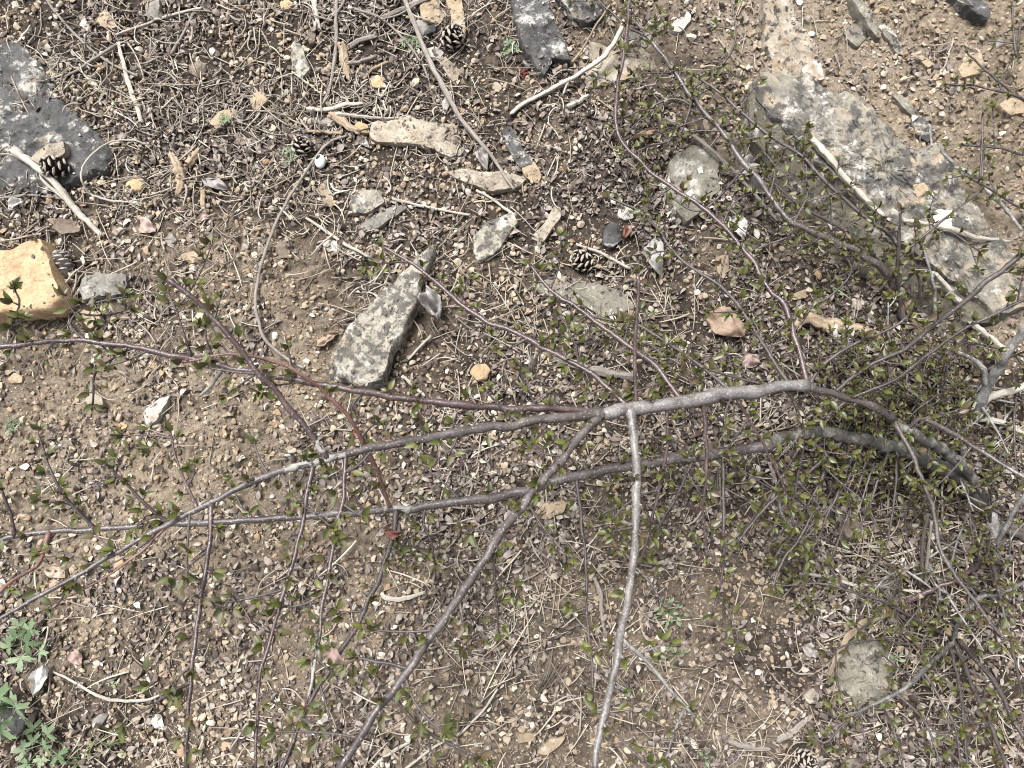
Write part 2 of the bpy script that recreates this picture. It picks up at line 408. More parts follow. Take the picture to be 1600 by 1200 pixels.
def onground(u, v, lift=0.0):
    u = np.asarray(u, float); v = np.asarray(v, float); z = np.zeros(u.shape) + lift
    for _ in range(3):
        p = P(u, v, z); z = HG(p[..., 0], p[..., 1]) + lift
    return P(u, v, z)

# ------------------------------------------------------------------ rocks
def resample(p, n):
    q = np.concatenate([p, p[:1]]); d = np.concatenate([[0], np.cumsum(np.linalg.norm(np.diff(q, axis=0), axis=1))])
    s = np.linspace(0, d[-1], n, endpoint=False)
    return np.stack([np.interp(s, d, q[:, k]) for k in range(q.shape[1])], -1), d[-1]

rock_seed = [100]
ROCKS = []                         # footprints, to lay loose things on top of the right surface
def rock(label, mat, poly, h=14, cat='rock', name=None, prof='slab', rough=1.0, centre=None, tilt=(0, 0), facets=4, group=None, lift=0.0):
    h = h / 1000.0; rock_seed[0] += 1; sd = rock_seed[0]; r = np.random.default_rng(sd)
    pl = np.array(poly, float).reshape(-1, 2)
    cu = pl.mean(0) if centre is None else np.array(centre, float)
    z0 = float(HG(*onground(cu[0], cu[1])[:2])) if centre is None else float(np.median([HG(*onground(a, b)[:2]) for a, b in pl]))
    z0 += lift
    W = P(pl[:, 0], pl[:, 1], z0 + h * .7)[:, :2]; C0 = P(cu[0], cu[1], z0 + h * .7)[:2]
    if np.sum(W[:, 0] * np.roll(W[:, 1], -1) - W[:, 1] * np.roll(W[:, 0], -1)) < 0: W = W[::-1]
    per = np.linalg.norm(np.diff(np.concatenate([W, W[:1]]), axis=0), axis=1).sum()
    n = int(np.clip(per / .0035, 36, 320))
    O, _ = resample(W, n); O = O - C0
    size = per / 4
    k = np.arange(n) / n * 2 * np.pi; rr = .5 * per / np.pi
    jit = fbm(np.cos(k) * rr / .02, np.sin(k) * rr / .02, sd, sd, 4)
    nrm = O / (np.linalg.norm(O, axis=1, keepdims=True) + 1e-9)
    O = O + nrm * (jit * min(.0045, size * .06) * rough)[:, None]
    # soften corners a little
    O = .5 * O + .25 * (np.roll(O, 1, 0) + np.roll(O, -1, 0))
    if prof == 'slab':
        S = [1.05, 1.04, 1.02, 1.0, .97, .93, .87]; Zp = [-.9, -.3, .25, .72, .90, .97, 1.0]
    elif prof == 'round':
        S = [.93, 1.0, 1.02, .98, .90, .78, .62]; Zp = [-.6, 0, .35, .62, .80, .91, .98]
    else:  # dome
        S = [1.06, 1.03, 1.0, .95, .88, .8, .7]; Zp = [-.6, -.1, .1, .3, .5, .66, .80]
    m = int(np.clip(size / .006, 4, 40)); S = S + list(np.linspace(S[-1], 0, m + 1)[1:-1]);
    Zp = Zp + list(np.linspace(Zp[-1], 1.0, m + 1)[1:-1])
    S = np.array(S); Zp = np.array(Zp)
    X = S[:, None] * O[None, :, 0]; Y = S[:, None] * O[None, :, 1]; Z = (Zp * h)[:, None] + 0 * X
    X = np.concatenate([X.ravel(), [0]]); Y = np.concatenate([Y.ravel(), [0]]); Z = np.concatenate([Z.ravel(), [h]])
    top = np.clip(Z / h, 0, 1)
    L = np.hypot(X, Y).max()
    for _ in range(facets):                      # broken faces: sloping planes that cut the top down
        a = r.uniform(0, 6.28); sl = r.uniform(.15, .6) * h / L; lv = h * r.uniform(.78, 1.05)
        pln = lv - sl * (X * math.cos(a) + Y * math.sin(a)); Z = np.where(top > .5, np.minimum(Z, np.maximum(pln, .35 * h)), Z)
    Z = Z + top * (tilt[0] * X + tilt[1] * Y)
    amp = min(h * .16, .0045) * rough
    nz = fbm(X / .03, Y / .03, sd, sd + 5, 5)
    st_ = np.floor(nz * 2.2) / 2.2               # splintered layers
    Z = Z + top * amp * (.6 * nz + .7 * st_)
    side = 1 - np.clip((Z / h - .8) / .2, 0, 1)
    wob = fbm(X / .014, Z / .008, Y / .014, sd + 9, 3) * min(.0022, size * .04) * rough
    rad = np.hypot(X, Y) + 1e-6
    X = X + X / rad * wob * side; Y = Y + Y / rad * wob * side
    ms = len(S); i = np.arange(ms - 1)[:, None] * n; j = np.arange(n)[None]; j2 = (j + 1) % n
    Fq = np.stack([i + j, i + j2, i + n + j2, i + n + j], -1).reshape(-1, 4)
    jj = np.arange(n); e = (ms - 1) * n; Ft = np.stack([e + jj, e + (jj + 1) % n, jj * 0 + ms * n], -1)
    me = mesh('rock', np.stack([X, Y, Z], -1), [Fq, Ft], M[mat], True)
    me.set_sharp_from_angle(angle=R(38))
    o = obj(name or cat, me, None, (C0[0], C0[1], z0))
    bv = BVHTree.FromPolygons([(a + C0[0], b + C0[1], q + z0) for a, b, q in zip(X, Y, Z)], [tuple(f) for f in Fq.tolist()] + [tuple(f) for f in Ft.tolist()])
    ROCKS.append((O + C0, bv, L, C0))
    o['ix'] = len(ROCKS) - 1
    return tag(o, label, cat, group)

def inside(pt):
    """top height of the rock under a point, or None"""
    best = None
    for O, z, L, C0 in ROCKS:
        if abs(pt[0] - C0[0]) > L + .01 or abs(pt[1] - C0[1]) > L + .01: continue
        x, y = O[:, 0], O[:, 1]; x2, y2 = np.roll(x, -1), np.roll(y, -1)
        cr_ = ((y > pt[1]) != (y2 > pt[1])) & (pt[0] < (x2 - x) * (pt[1] - y) / (y2 - y + 1e-12) + x)
        if cr_.sum() % 2:
            hit = z.ray_cast(Vector((pt[0], pt[1], 1)), Vector((0, 0, -1)))[0]
            if hit is not None: best = hit.z if best is None else max(best, hit.z)
    return best

ROCK_TABLE = [
 ("large dark grey slab crusted with white lichen, half buried at the left edge", 'slate', [-40,66,22,62,38,72,60,98,76,125,86,150,104,166,128,190,162,218,176,240,170,262,140,276,100,290,60,302,0,308,-40,305], 13, dict(facets=5, rough=1.5)),
 ("big yellow sandstone block with a flat top at the left edge", 'yellow', [-45,412,15,392,62,373,68,386,84,425,104,470,82,486,0,497,-45,499], 46, dict(facets=1, rough=.7)),
 ("cream angular stone lying on the dark lichened slab above the bone-like stick", 'cream', [47,247,58,233,98,218,101,236,80,250,62,256], 20, dict(lift=.016)),
 ("grey and cream wedge-shaped stone to the right of the yellow block", 'grey', [122,452,130,434,160,430,195,428,200,444,190,458,155,462,130,470], 22, {}),
 ("small grey-tan rock just below the grey and cream wedge-shaped stone", 'tan', [118,490,135,476,155,490,158,502,140,514,123,505], 14, {}),
 ("flat cream-tan stone beside moss near the top left corner", 'tan', [141,20,155,13,168,18,180,35,178,43,155,40,142,33], 12, {}),
 ("upright grey stone at the top edge right of the moss cushion", 'grey', [225,-3,250,-3,252,25,240,33,230,25], 16, {}),
 ("small pale stone left of the flat cream-tan stone near the moss", 'white', [122,33,132,27,140,38,135,47,125,42], 9, {}),
 ("brownish rounded stone among rootlets left of the tan diamond-shaped stone", 'brown', [294,102,305,92,322,98,326,112,312,123,297,116], 14, dict(prof='round')),
 ("tan diamond-shaped stone with a tiny green seedling at its edge", 'tan', [328,190,345,173,372,164,366,180,340,203], 12, {}),
 ("smooth small grey pebble touching the tan diamond-shaped stone", 'grey', [368,180,376,167,383,177,378,193,370,191], 10, dict(prof='round')),
 ("small brown wedge of stone below the tan diamond-shaped stone", 'brown', [364,212,378,206,390,222,378,227], 8, {}),
 ("ochre rounded stone just below the looped stem, right of the pine cone", 'yellow', [195,287,208,277,223,278,223,297,212,301,199,296], 12, dict(prof='round')),
 ("grey-brown block of stone above the yellow sandstone block", 'brown', [82,355,88,341,120,345,126,362,95,367], 16, {}),
 ("small grey-white pointed stone below the pinkish dead leaf on the left", 'grey', [257,372,268,364,275,374,270,387,259,382], 9, {}),
 ("flat tan bar-shaped stone above the tip of the left branch", 'tan', [275,405,285,396,325,390,328,402,300,411], 10, {}),
 ("tan angular stone below the tan diamond-shaped stone, among curled rootlets", 'tan', [390,150,405,143,420,155,402,173,392,166], 12, {}),
 ("long grey stone speckled black standing among rootlets", 'spotted', [455,72,462,54,473,75,484,108,470,124,458,108], 16, {}),
 ("smooth brown oval pebble right of the long speckled grey stone", 'brown', [479,52,486,39,493,50,491,66,483,69], 11, dict(prof='round')),
 ("ochre pebble at the top edge near the upright pale sticks", 'yellow', [437,3,448,-2,460,5,452,15,440,14], 10, dict(prof='round')),
 ("large cream sandstone slab in the upper middle, brown patches on its broken top", 'cream', [577,209,584,191,632,182,672,190,712,194,715,222,720,240,705,247,680,236,630,223,590,220], 24, {}),
 ("dark grey pointed slab with white lichen at the top middle edge", 'dark', [798,-8,855,-6,868,34,882,68,895,94,875,95,866,92,850,119,836,104,820,76,806,30], 26, {}),
 ("grey-white lichened slab at the top edge, right of the dark pointed slab", 'slate', [868,-8,930,-8,944,20,934,30,915,36,892,22], 22, {}),
 ("low cream bedrock patch below the curved white-grey stick", 'cream', [868,112,885,98,925,66,962,78,1000,74,1018,92,1030,112,1000,122,940,131,890,142], 9, {}),
 ("small flat grey stone between the two stems near the top middle", 'grey', [980,52,1005,52,1014,66,1010,74,986,66], 10, {}),
 ("cream oblong stone near the top edge beside the green twigs", 'white', [1046,42,1060,26,1078,15,1080,30,1064,50,1052,50], 14, {}),
 ("tan flat stone at the top edge, left one of a neighbouring pair", 'tan', [655,10,678,-3,698,18,690,34,660,35], 14, {}),
 ("tan flat oblong stone at the top edge above the open pine cone", 'tan', [695,-4,722,-4,729,50,720,55,708,38], 13, {}),
 ("small grey-blue stone below the tan flat stones near the long grey stick", 'grey', [650,34,662,26,672,44,660,55,651,47], 12, {}),
 ("smooth dark grey oval stone beside the open pine cone's left", 'dark', [660,43,682,36,681,50,664,56], 13, dict(prof='round')),
 ("cream leaf-shaped stone below the open pine cone", 'cream', [685,98,695,88,715,110,714,132,700,119], 13, {}),
 ("narrow cream stone touching the long grey stick", 'white', [690,162,703,140,708,156,695,178], 12, {}),
 ("cream mossy stone left of the open pine cone", 'white', [661,76,680,72,693,80,688,90,665,88], 11, {}),
 ("long cream lichened stone in the upper middle below the large cream slab", 'cream', [698,268,725,261,750,269,790,268,816,276,813,295,780,298,745,291], 17, {}),
 ("cracked grey stone with a forked shape right of the large cream slab", 'slate', [782,200,798,196,820,235,831,255,812,262,795,240], 16, {}),
 ("tan-grey stone touching the cracked grey stone", 'tan', [813,251,830,247,848,275,840,286,820,276], 14, {}),
 ("grey stone with round black lichen spots, beside the long smooth grey-cream stone", 'spotted', [544,316,560,300,590,297,601,315,582,330,552,335], 13, {}),
 ("long smooth grey-cream stone in the upper middle", 'grey', [558,352,600,328,630,319,638,323,620,337,590,356,570,362], 16, {}),
 ("cream elongated stone below the pale blue-white shell", 'cream', [495,290,505,285,522,310,519,326,508,318], 12, {}),
 ("smooth pale grey-white stone beside the thin stick", 'white', [502,380,515,372,533,379,529,392,511,394], 11, dict(prof='round')),
 ("grey-brown pebble left of the smooth pale grey-white stone", 'brown', [428,381,440,374,453,382,451,399,436,402], 12, dict(prof='round')),
 ("cream stone peppered with fine black spots in the middle", 'spotted', [738,372,765,345,800,329,812,345,791,375,770,400,747,406], 13, {}),
 ("cream bone-shaped stone right of the peppered cream stone", 'cream', [828,370,848,352,866,321,876,322,878,338,862,362,848,379], 18, {}),
 ("small tan-orange stone touching the cream bone-shaped stone", 'tan', [867,346,880,344,883,360,871,364], 10, {}),
 ("big triangular grey-cream rock covered in black lichen spots, pointing up and right", 'spotted', [516,561,531,536,538,519,568,482,618,440,650,402,674,382,681,390,671,420,660,441,655,470,632,518,610,553,598,600,575,602,545,598,528,585], 34, dict(facets=1)),
 ("small dark stone under the blunt end of the triangular rock", 'dark', [500,580,512,566,530,586,550,600,522,596], 9, {}),
 ("orange-tan rounded stone below the crumpled white leaf", 'yellow', [734,583,742,571,760,567,768,579,761,593,745,595], 15, dict(prof='round')),
 ("low grey buried slab beneath thin twigs in the middle", 'mossy', [835,440,870,430,930,444,980,458,992,484,940,496,890,470,850,462], 10, {}),
 ("small grey-cream stone above the dark burnt-looking shard", 'white', [965,326,985,320,991,340,976,345,966,338], 11, {}),
 ("dark burnt-looking shard standing in leaf litter", 'dark', [942,382,946,360,955,345,966,350,971,374,957,385], 14, {}),
 ("low grey-brown slab with splashes of white lichen below the right-hand stems", 'mossy', [1045,262,1058,240,1085,226,1118,242,1126,290,1108,316,1072,346,1050,322,1042,290], 18, {}),
 ("pale cream bedrock shelf at the top right edge", 'cream', [1194,-10,1238,-10,1246,30,1262,55,1276,85,1281,106,1262,120,1240,135,1212,125,1202,114,1196,70], 26, {}),
 ("huge flat lichen-crusted ledge running diagonally from the pale bedrock shelf to the right edge", 'ridge', [1190,112,1236,118,1264,116,1310,147,1345,150,1385,195,1430,235,1468,224,1502,270,1542,340,1590,400,1614,470,1560,492,1500,440,1440,400,1380,352,1318,300,1262,246,1218,196,1180,150], 50, dict(facets=5, rough=1.5, tilt=(-.03, -.03))),
 ("broad olive-brown sloping rock along the lower left foot of the lichen-crusted ledge", 'foot', [1164,152,1184,146,1222,192,1266,242,1322,296,1384,350,1444,398,1504,440,1560,494,1490,522,1440,502,1400,492,1330,458,1275,398,1240,335,1200,262,1172,198], 24, dict(facets=5, rough=1.6, tilt=(.16, .20))),
 ("small blue-white stone resting on the edge of the lichen-crusted ridge", 'white', [1254,106,1270,93,1283,98,1288,124,1272,128,1258,118], 15, dict(lift=.022, facets=6, rough=1.6)),
 ("long greyish stone at the top right, parallel to the ridge", 'mossy', [1326,-6,1345,-6,1364,20,1379,54,1370,56,1346,30], 20, {}),
 ("narrow grey stone continuing the line of the long greyish stone", 'mossy', [1374,42,1384,30,1402,60,1413,86,1400,82], 9, {}),
 ("flat buried grey stone left of the long greyish stone at the top right", 'mossy', [1315,42,1345,38,1355,60,1341,73,1322,62], 7, {}),
 ("dark flat splinter of rock above the grey-white chip", 'mossy', [1394,146,1408,144,1440,180,1433,187,1412,168], 12, {}),
 ("grey-white chip of rock touching the dark flat splinter", 'slate', [1422,191,1438,178,1462,205,1451,223,1436,212], 14, {}),
 ("brown-grey block of rock standing in the bare sand at the top right", 'tan', [1497,106,1510,90,1533,80,1538,95,1530,114,1506,119], 22, {}),
 ("tan flat chip directly below the brown-grey block", 'tan', [1494,126,1513,119,1530,125,1528,135,1500,136], 10, {}),
 ("thin tan shard lying in the bare sand near the top right", 'tan', [1424,83,1438,85,1462,101,1450,106], 8, {}),
 ("grey rock with a white end at the top right edge", 'slate', [1486,-8,1530,-8,1550,24,1540,31,1515,18], 20, {}),
 ("rounded tan stone at the right edge below the brown-grey block", 'tan', [1560,162,1580,152,1612,160,1606,176,1576,181], 16, dict(prof='round')),
 ("white angular stone below the left-hand branch on pale soil", 'white', [222,646,245,625,263,616,259,633,245,658,230,666], 19, {}),
 ("cream stone under the leafy tip left of the white angular stone", 'cream', [132,626,140,614,157,619,161,632,146,641], 13, {}),
 ("cream oval pebble near the left edge below the upper branch", 'tan', [10,592,22,582,34,588,33,597,18,599], 11, dict(prof='round')),
 ("ochre pebble below the white angular stone", 'yellow', [179,667,189,658,198,664,194,674,183,674], 9, dict(prof='round')),
 ("ochre-cream flat stone under the crossing of the middle limb", 'tan', [833,806,850,786,886,783,880,800,856,813], 14, {}),
 ("smooth oval cobble lying in leaf litter on the right", 'brown', [1317,826,1324,806,1338,802,1346,820,1339,838,1325,842], 17, dict(prof='round')),
 ("grey-green rock under thin twigs at the lower right", 'mossy', [1308,1030,1330,1000,1355,988,1372,1008,1400,1030,1397,1074,1380,1096,1340,1102,1314,1078], 27, dict(facets=6, rough=1.8, prof='round')),
 ("cream stone between leaves below the grey-green rock's left side", 'cream', [1256,1086,1270,1075,1282,1085,1278,1101,1262,1101], 14, dict(prof='round')),
 ("tan elongated stone standing beside the white curled leaf in the middle", 'tan', [1117,402,1137,399,1139,420,1131,436,1122,428], 12, {}),
 ("flat tan oblong stone at the bottom edge, pointing right", 'tan', [838,1177,860,1154,886,1149,876,1166,852,1182], 13, {}),
 ("flat tan stone left of the oblong tan stone at the bottom", 'tan', [807,1146,838,1147,831,1160,810,1161], 10, {}),
 ("grey-brown square stone in gravel at the lower left", 'brown', [200,1045,210,1032,223,1045,216,1058,203,1059], 13, {}),
 ("tan stone below the lower left branch, upper of two touching", 'tan', [68,891,84,885,101,889,99,903,76,903], 13, {}),
 ("tan stone below the lower left branch, lower of two touching", 'tan', [74,908,84,905,96,911,92,925,79,921], 10, {}),
 ("grey rock in the bottom left corner under green herbs", 'dark', [-20,1102,16,1094,38,1112,34,1146,-20,1160], 9, {}),
 ("pale tan flat shard in litter below the ridge", 'tan', [1235,462,1257,452,1260,466,1241,468], 10, {}),
 ("round tan stone left of the oval cobble on the right", 'tan', [1275,818,1285,808,1296,812,1290,824,1278,827], 11, dict(prof='round')),
 ("brown-ochre knobbly stone between the cream slab and driftwood bits", 'yellow', [548,198,560,190,575,194,577,206,560,210], 13, dict(prof='round')),
 ("ochre block near the middle top among rootlets", 'yellow', [578,122,590,118,600,124,597,136,582,134], 12, {}),
]
for lab, mat, poly, h, kw in ROCK_TABLE:
    rock(lab, mat, poly, h, cat='stone' if h < 16 else 'rock', **kw)

def lichen_patch(owner, pts, mat):
    """thin crust following the surface of a rock, a part of it"""
    pl = np.array(pts, float).reshape(-1, 2); bv = ROCKS[owner['ix']][1]
    W = P(pl[:, 0], pl[:, 1], .05)[:, :2]; C0 = W.mean(0); O, _ = resample(W, 60); O = O - C0
    k = np.arange(60); O = O * (1 + .16 * fbm(k * .4, 0 * k, 3, int(pts[0]), 3))[:, None]
    ring = [C0 + O * f for f in (1, .93, .75, .5, .25, .05)]; V = []
    for f, rg in zip((-.002, .0012, .0018, .002, .002, .002), ring):
        for q in rg:
            h_ = bv.ray_cast(Vector((q[0], q[1], 1)), Vector((0, 0, -1)))[0]; V.append([q[0], q[1], (h_.z if h_ else 0) + f])
    i = np.arange(5)[:, None] * 60; j = np.arange(60)[None]; j2 = (j + 1) % 60
    F = [np.stack([i + j, i + j2, i + 60 + j2, i + 60 + j], -1).reshape(-1, 4), np.arange(300, 360)[None]]
    obj('lichen_patch', mesh('lichen_patch', np.array(V) - np.array(owner.location), F, M[mat]), owner)
for o_ in list(COL.objects):
    if 'flat lichen-crusted' in str(o_.get('label', '')):
        lichen_patch(o_, [1462,335,1478,318,1496,325,1498,350,1480,362,1466,350], 'lichen')
        lichen_patch(o_, [1432,285,1450,282,1456,300,1440,306], 'tan')
    if 'splashes of white' in str(o_.get('label', '')):
        for q in ([1042,268,1052,262,1056,272,1046,278], [1074,292,1088,283,1094,290,1082,297], [1096,252,1104,248,1107,258,1099,260], [1050,315,1062,310,1066,326,1055,330]): lichen_patch(o_, q, 'lichen')
for o_ in COL.objects:
    if 'ix' in o_: del o_['ix']

# ------------------------------------------------------------------ loose cover: single pieces first, then the finer remainder
def lay(xy, lift): return np.stack([xy[:, 0], xy[:, 1], HG(xy[:, 0], xy[:, 1]) + lift], -1)

STN = [stone_tmpl(3, s, 12, .22) for s in range(9)]
PLAB = dict(ochre="ochre rounded pebble lying loose among grit", cream="pale cream pebble lying loose among grit",
            grey="grey pebble lying loose among grit", brown="brown pebble lying loose among grit")
pm = {k: [mesh('pebble', V * [1, .78, .5], F, M['peb_' + k], True) for V, F in STN] for k in PLAB}
for ms_ in pm.values():
    for me in ms_: me.set_sharp_from_angle(angle=R(30))
kinds = list(PLAB)
cnt = 0
for xy in scatter('G', 3000, 1.1):
    u, v, _ = proj([xy[0], xy[1], 0])
    if not (5 < u < 1595 and 5 < v < 1195) or inside(xy) is not None: continue
    k = kinds[rng.choice(4, p=[.34, .3, .16, .2])]
    s = rng.uniform(.0045, .0088) * (rng.uniform(1.2, 1.7) if rng.random() < .2 else 1)
    o = obj('pebble', pm[k][rng.integers(9)], None, (xy[0], xy[1], HG(*xy) + s * .28), (rng.normal(0, .25), rng.normal(0, .25), rng.uniform(0, 6.28)), s)
    tag(o, PLAB[k], 'pebble', k + ' pebbles scattered over the soil'); cnt += 1
    if cnt == 290: break

def gravel(name, mat, k, n, sub, smin, smax, lift, gamma=1.0, seed=50):
    parts = []
    for q in range(6):
        V, F = stone_tmpl(sub, seed + q, 10, .25); xy = scatter(k, n // 6, gamma); N = len(xy)
        s = smin + (smax - smin) * rng.random(N) ** 2.0
        parts.append(inst(V, F, lay(xy, s * lift), eul(rng.normal(0, .4, N), rng.normal(0, .4, N), rng.uniform(0, 6.28, N)),
                          s[:, None] * np.stack([np.ones(N), rng.uniform(.6, 1, N), rng.uniform(.4, .8, N)], -1)))
    V, F = merge(parts)
    return tag(obj(name, mesh(name, V, F, M[mat], False)), kind='stuff')
gravel('gravel', 'gravel', 'G', 19000, 2, .0022, .0085, .5)
gravel('grit', 'gravel', 'G', 34000, 1, .0012, .0030, .4, .7, 70)
gravel('fine_crumbs', 'crumb', 'G', 30000, 1, .0008, .0024, .35, .6, 110)
gravel('soil_crumbs', 'crumb', 'C', 20000, 2, .0014, .0070, .2, .9, 90)

LT = [leaf_tmpl(w, f, cu, 6, 4, 1, s, .35) for s, (w, f, cu) in enumerate([(.5, .35, .5), (.62, -.3, .35), (.45, .7, .2), (.55, .15, -.4), (.38, .9, .5), (.7, .3, .7)])]
lm = [mesh('litter_leaf', V, F, M['litter_o'], True) for V, F, e in LT]
cnt = 0
for xy in scatter('L', 2500, 1.2):
    u, v, _ = proj([xy[0], xy[1], 0])
    if not (5 < u < 1595 and 5 < v < 1195) or inside(xy) is not None: continue
    o = obj('fallen_leaf', lm[rng.integers(6)], None, (xy[0], xy[1], HG(*xy) + rng.uniform(.003, .0065)),
            (rng.normal(0, .4), rng.normal(0, .3), rng.uniform(0, 6.28)), rng.uniform(.0140, .0215))
    tag(o, "small dry brown curled leaf lying in the leaf litter", 'dead leaf', 'small dry brown leaves in the litter'); cnt += 1
    if cnt == 290: break
LTS = [leaf_tmpl(w, f, cu, 5, 2, 1, s, .3) for s, (w, f, cu) in enumerate([(.5, .35, .5), (.62, -.3, .35), (.45, .7, .2), (.55, .15, -.4), (.4, .9, .5), (.7, .3, .7)])]
def litter(n, smin, smax, lo, hi, gamma):
    parts = []
    for V, F, e in LTS:
        xy = scatter('L', n // 6, gamma); N = len(xy)
        parts.append(inst(V, F, lay(xy, rng.uniform(lo, hi, N)), eul(rng.normal(0, .55, N), rng.normal(0, .45, N), rng.uniform(0, 6.28, N)), smin + (smax - smin) * rng.random(N) ** 1.5))
    return merge(parts)
V, F = litter(66000, .0045, .0165, .0003, .0070, 1.1)
tag(obj('leaf_litter', mesh('leaf_litter', V, F, M['litter'], True)), kind='stuff')

def strands(k, n, lmin, lmax, rmin, rmax, curl, S, lift, gamma=1.2, ink=False):
    xy = scatter(k, n, gamma); N = len(xy); L = rng.uniform(lmin, lmax, N); th0 = rng.uniform(0, 6.28, N)
    t = np.linspace(0, 1, S)
    kap = rng.normal(0, curl, (N, 1)) + rng.normal(0, curl * .8, (N, 1)) * np.sin(t[None] * rng.uniform(2, 9, (N, 1)) + rng.uniform(0, 6, (N, 1)))
    th = th0[:, None] + np.cumsum(kap, 1) / S
    dx = np.cos(th) * (L / (S - 1))[:, None]; dy = np.sin(th) * (L / (S - 1))[:, None]
    x = xy[:, :1] + np.cumsum(dx, 1); y = xy[:, 1:] + np.cumsum(dy, 1)
    r0 = rng.uniform(rmin, rmax, N)
    tilt = rng.uniform(0, 1, (N, 1)) * lift * (.4 + t[None]) + rng.uniform(0, .003, (N, 1))
    hz = HG(x, y); hz = .5 * hz + .5 * hz.mean(1, keepdims=True)          # stiff: bridges the small hollows
    hz = np.maximum(hz, HG(x, y) * .999)
    z = hz + r0[:, None] + tilt
    return np.stack([x, y, z], -1), r0[:, None] * (1 - .55 * t[None] ** 2)

def strand_set(k, n_single, n_stuff, args, name, label, cat, group, stuffname, mo, ms_, K=4):
    Pt, Rd = strands(k, n_single * 4, *args); done = 0
    for p, r in zip(Pt, Rd):
        u, v, _ = proj(p[len(p) // 2])
        if not (8 < u < 1592 and 8 < v < 1192) or inside(p[len(p) // 2]) is not None: continue
        p[:, 2] += .002
        V, F = tubes(p[None] - p[0], r[None] * 1.15, 5)
        tag(obj(name, mesh(name, V, F, M[mo]), None, p[0]), label, cat, group); done += 1
        if done == n_single: break
    Pt, Rd = strands(k, n_stuff, *args)
    V, F = tubes(Pt, Rd * .85, K)
    tag(obj(stuffname, mesh(stuffname, V, F, M[ms_])), kind='stuff')
strand_set('S', 230, 2300, (.02, .085, .0007, .0015, .28, 6, .009, 1.3), 'straw', "thin pale dry straw lying on the ground", 'straw', 'dry straws strewn over the ground', 'straw_litter', 'straw_o', 'straw')
strand_set('R', 250, 4300, (.012, .055, .0005, .0019, 1.1, 9, .010, 1.2), 'rootlet', "short curled dry rootlet lying on dark soil", 'rootlet', 'curled dry rootlets on the dark soil', 'rootlet_litter', 'root_o', 'root')
V, F = tubes(*strands('S', 2500, .006, .025, .0004, .0009, .8, 4, .003, .9), 4)
tag(obj('plant_debris', mesh('plant_debris', V, F, M['root'])), kind='stuff')
def on_rocks(n):
    out = []; w = np.array([min(L, .12) ** 2 for _, _, L, _ in ROCKS]); w /= w.sum()
    for k in rng.choice(len(ROCKS), n * 3, p=w):
        O, bv, L, C0 = ROCKS[k]; i = rng.integers(len(O)); q = C0 + (O[i] - C0) * rng.random() ** .2
        h_ = bv.ray_cast(Vector((q[0], q[1], 1)), Vector((0, 0, -1)))
        if h_[0] is not None and abs(h_[1].z) > .75: out.append(list(h_[0]))
        if len(out) == n: break
    return np.array(out)
parts = []
for q in range(4):
    V, F = stone_tmpl(1, 300 + q, 5, .2); p = on_rocks(90); N = len(p); sc_ = .0009 + .0022 * rng.random(N) ** 2
    parts.append(inst(V, F, p + [0, 0, .0004], eul(rng.uniform(0, 1, N), rng.uniform(0, 1, N), rng.uniform(0, 6.28, N)), sc_))
V, F = merge(parts); tag(obj('grit', mesh('grit', V, F, M['crumb'], False)), kind='stuff')
parts = []
for V, F, e in LTS:
    p = on_rocks(55); N = len(p)
    parts.append(inst(V, F, p + [0, 0, .001], eul(rng.normal(0, .3, N), rng.normal(0, .25, N), rng.uniform(0, 6.28, N)), rng.uniform(.005, .011, N)))
V, F = merge(parts); tag(obj('leaf_litter', mesh('leaf_litter', V, F, M['litter'], True)), kind='stuff')

# ------------------------------------------------------------------ dead sticks and stems lying on the ground
def top(p):
    z = float(HG(p[0], p[1])); r_ = inside(p)
    return max(z, r_ - .0005) if r_ is not None else z

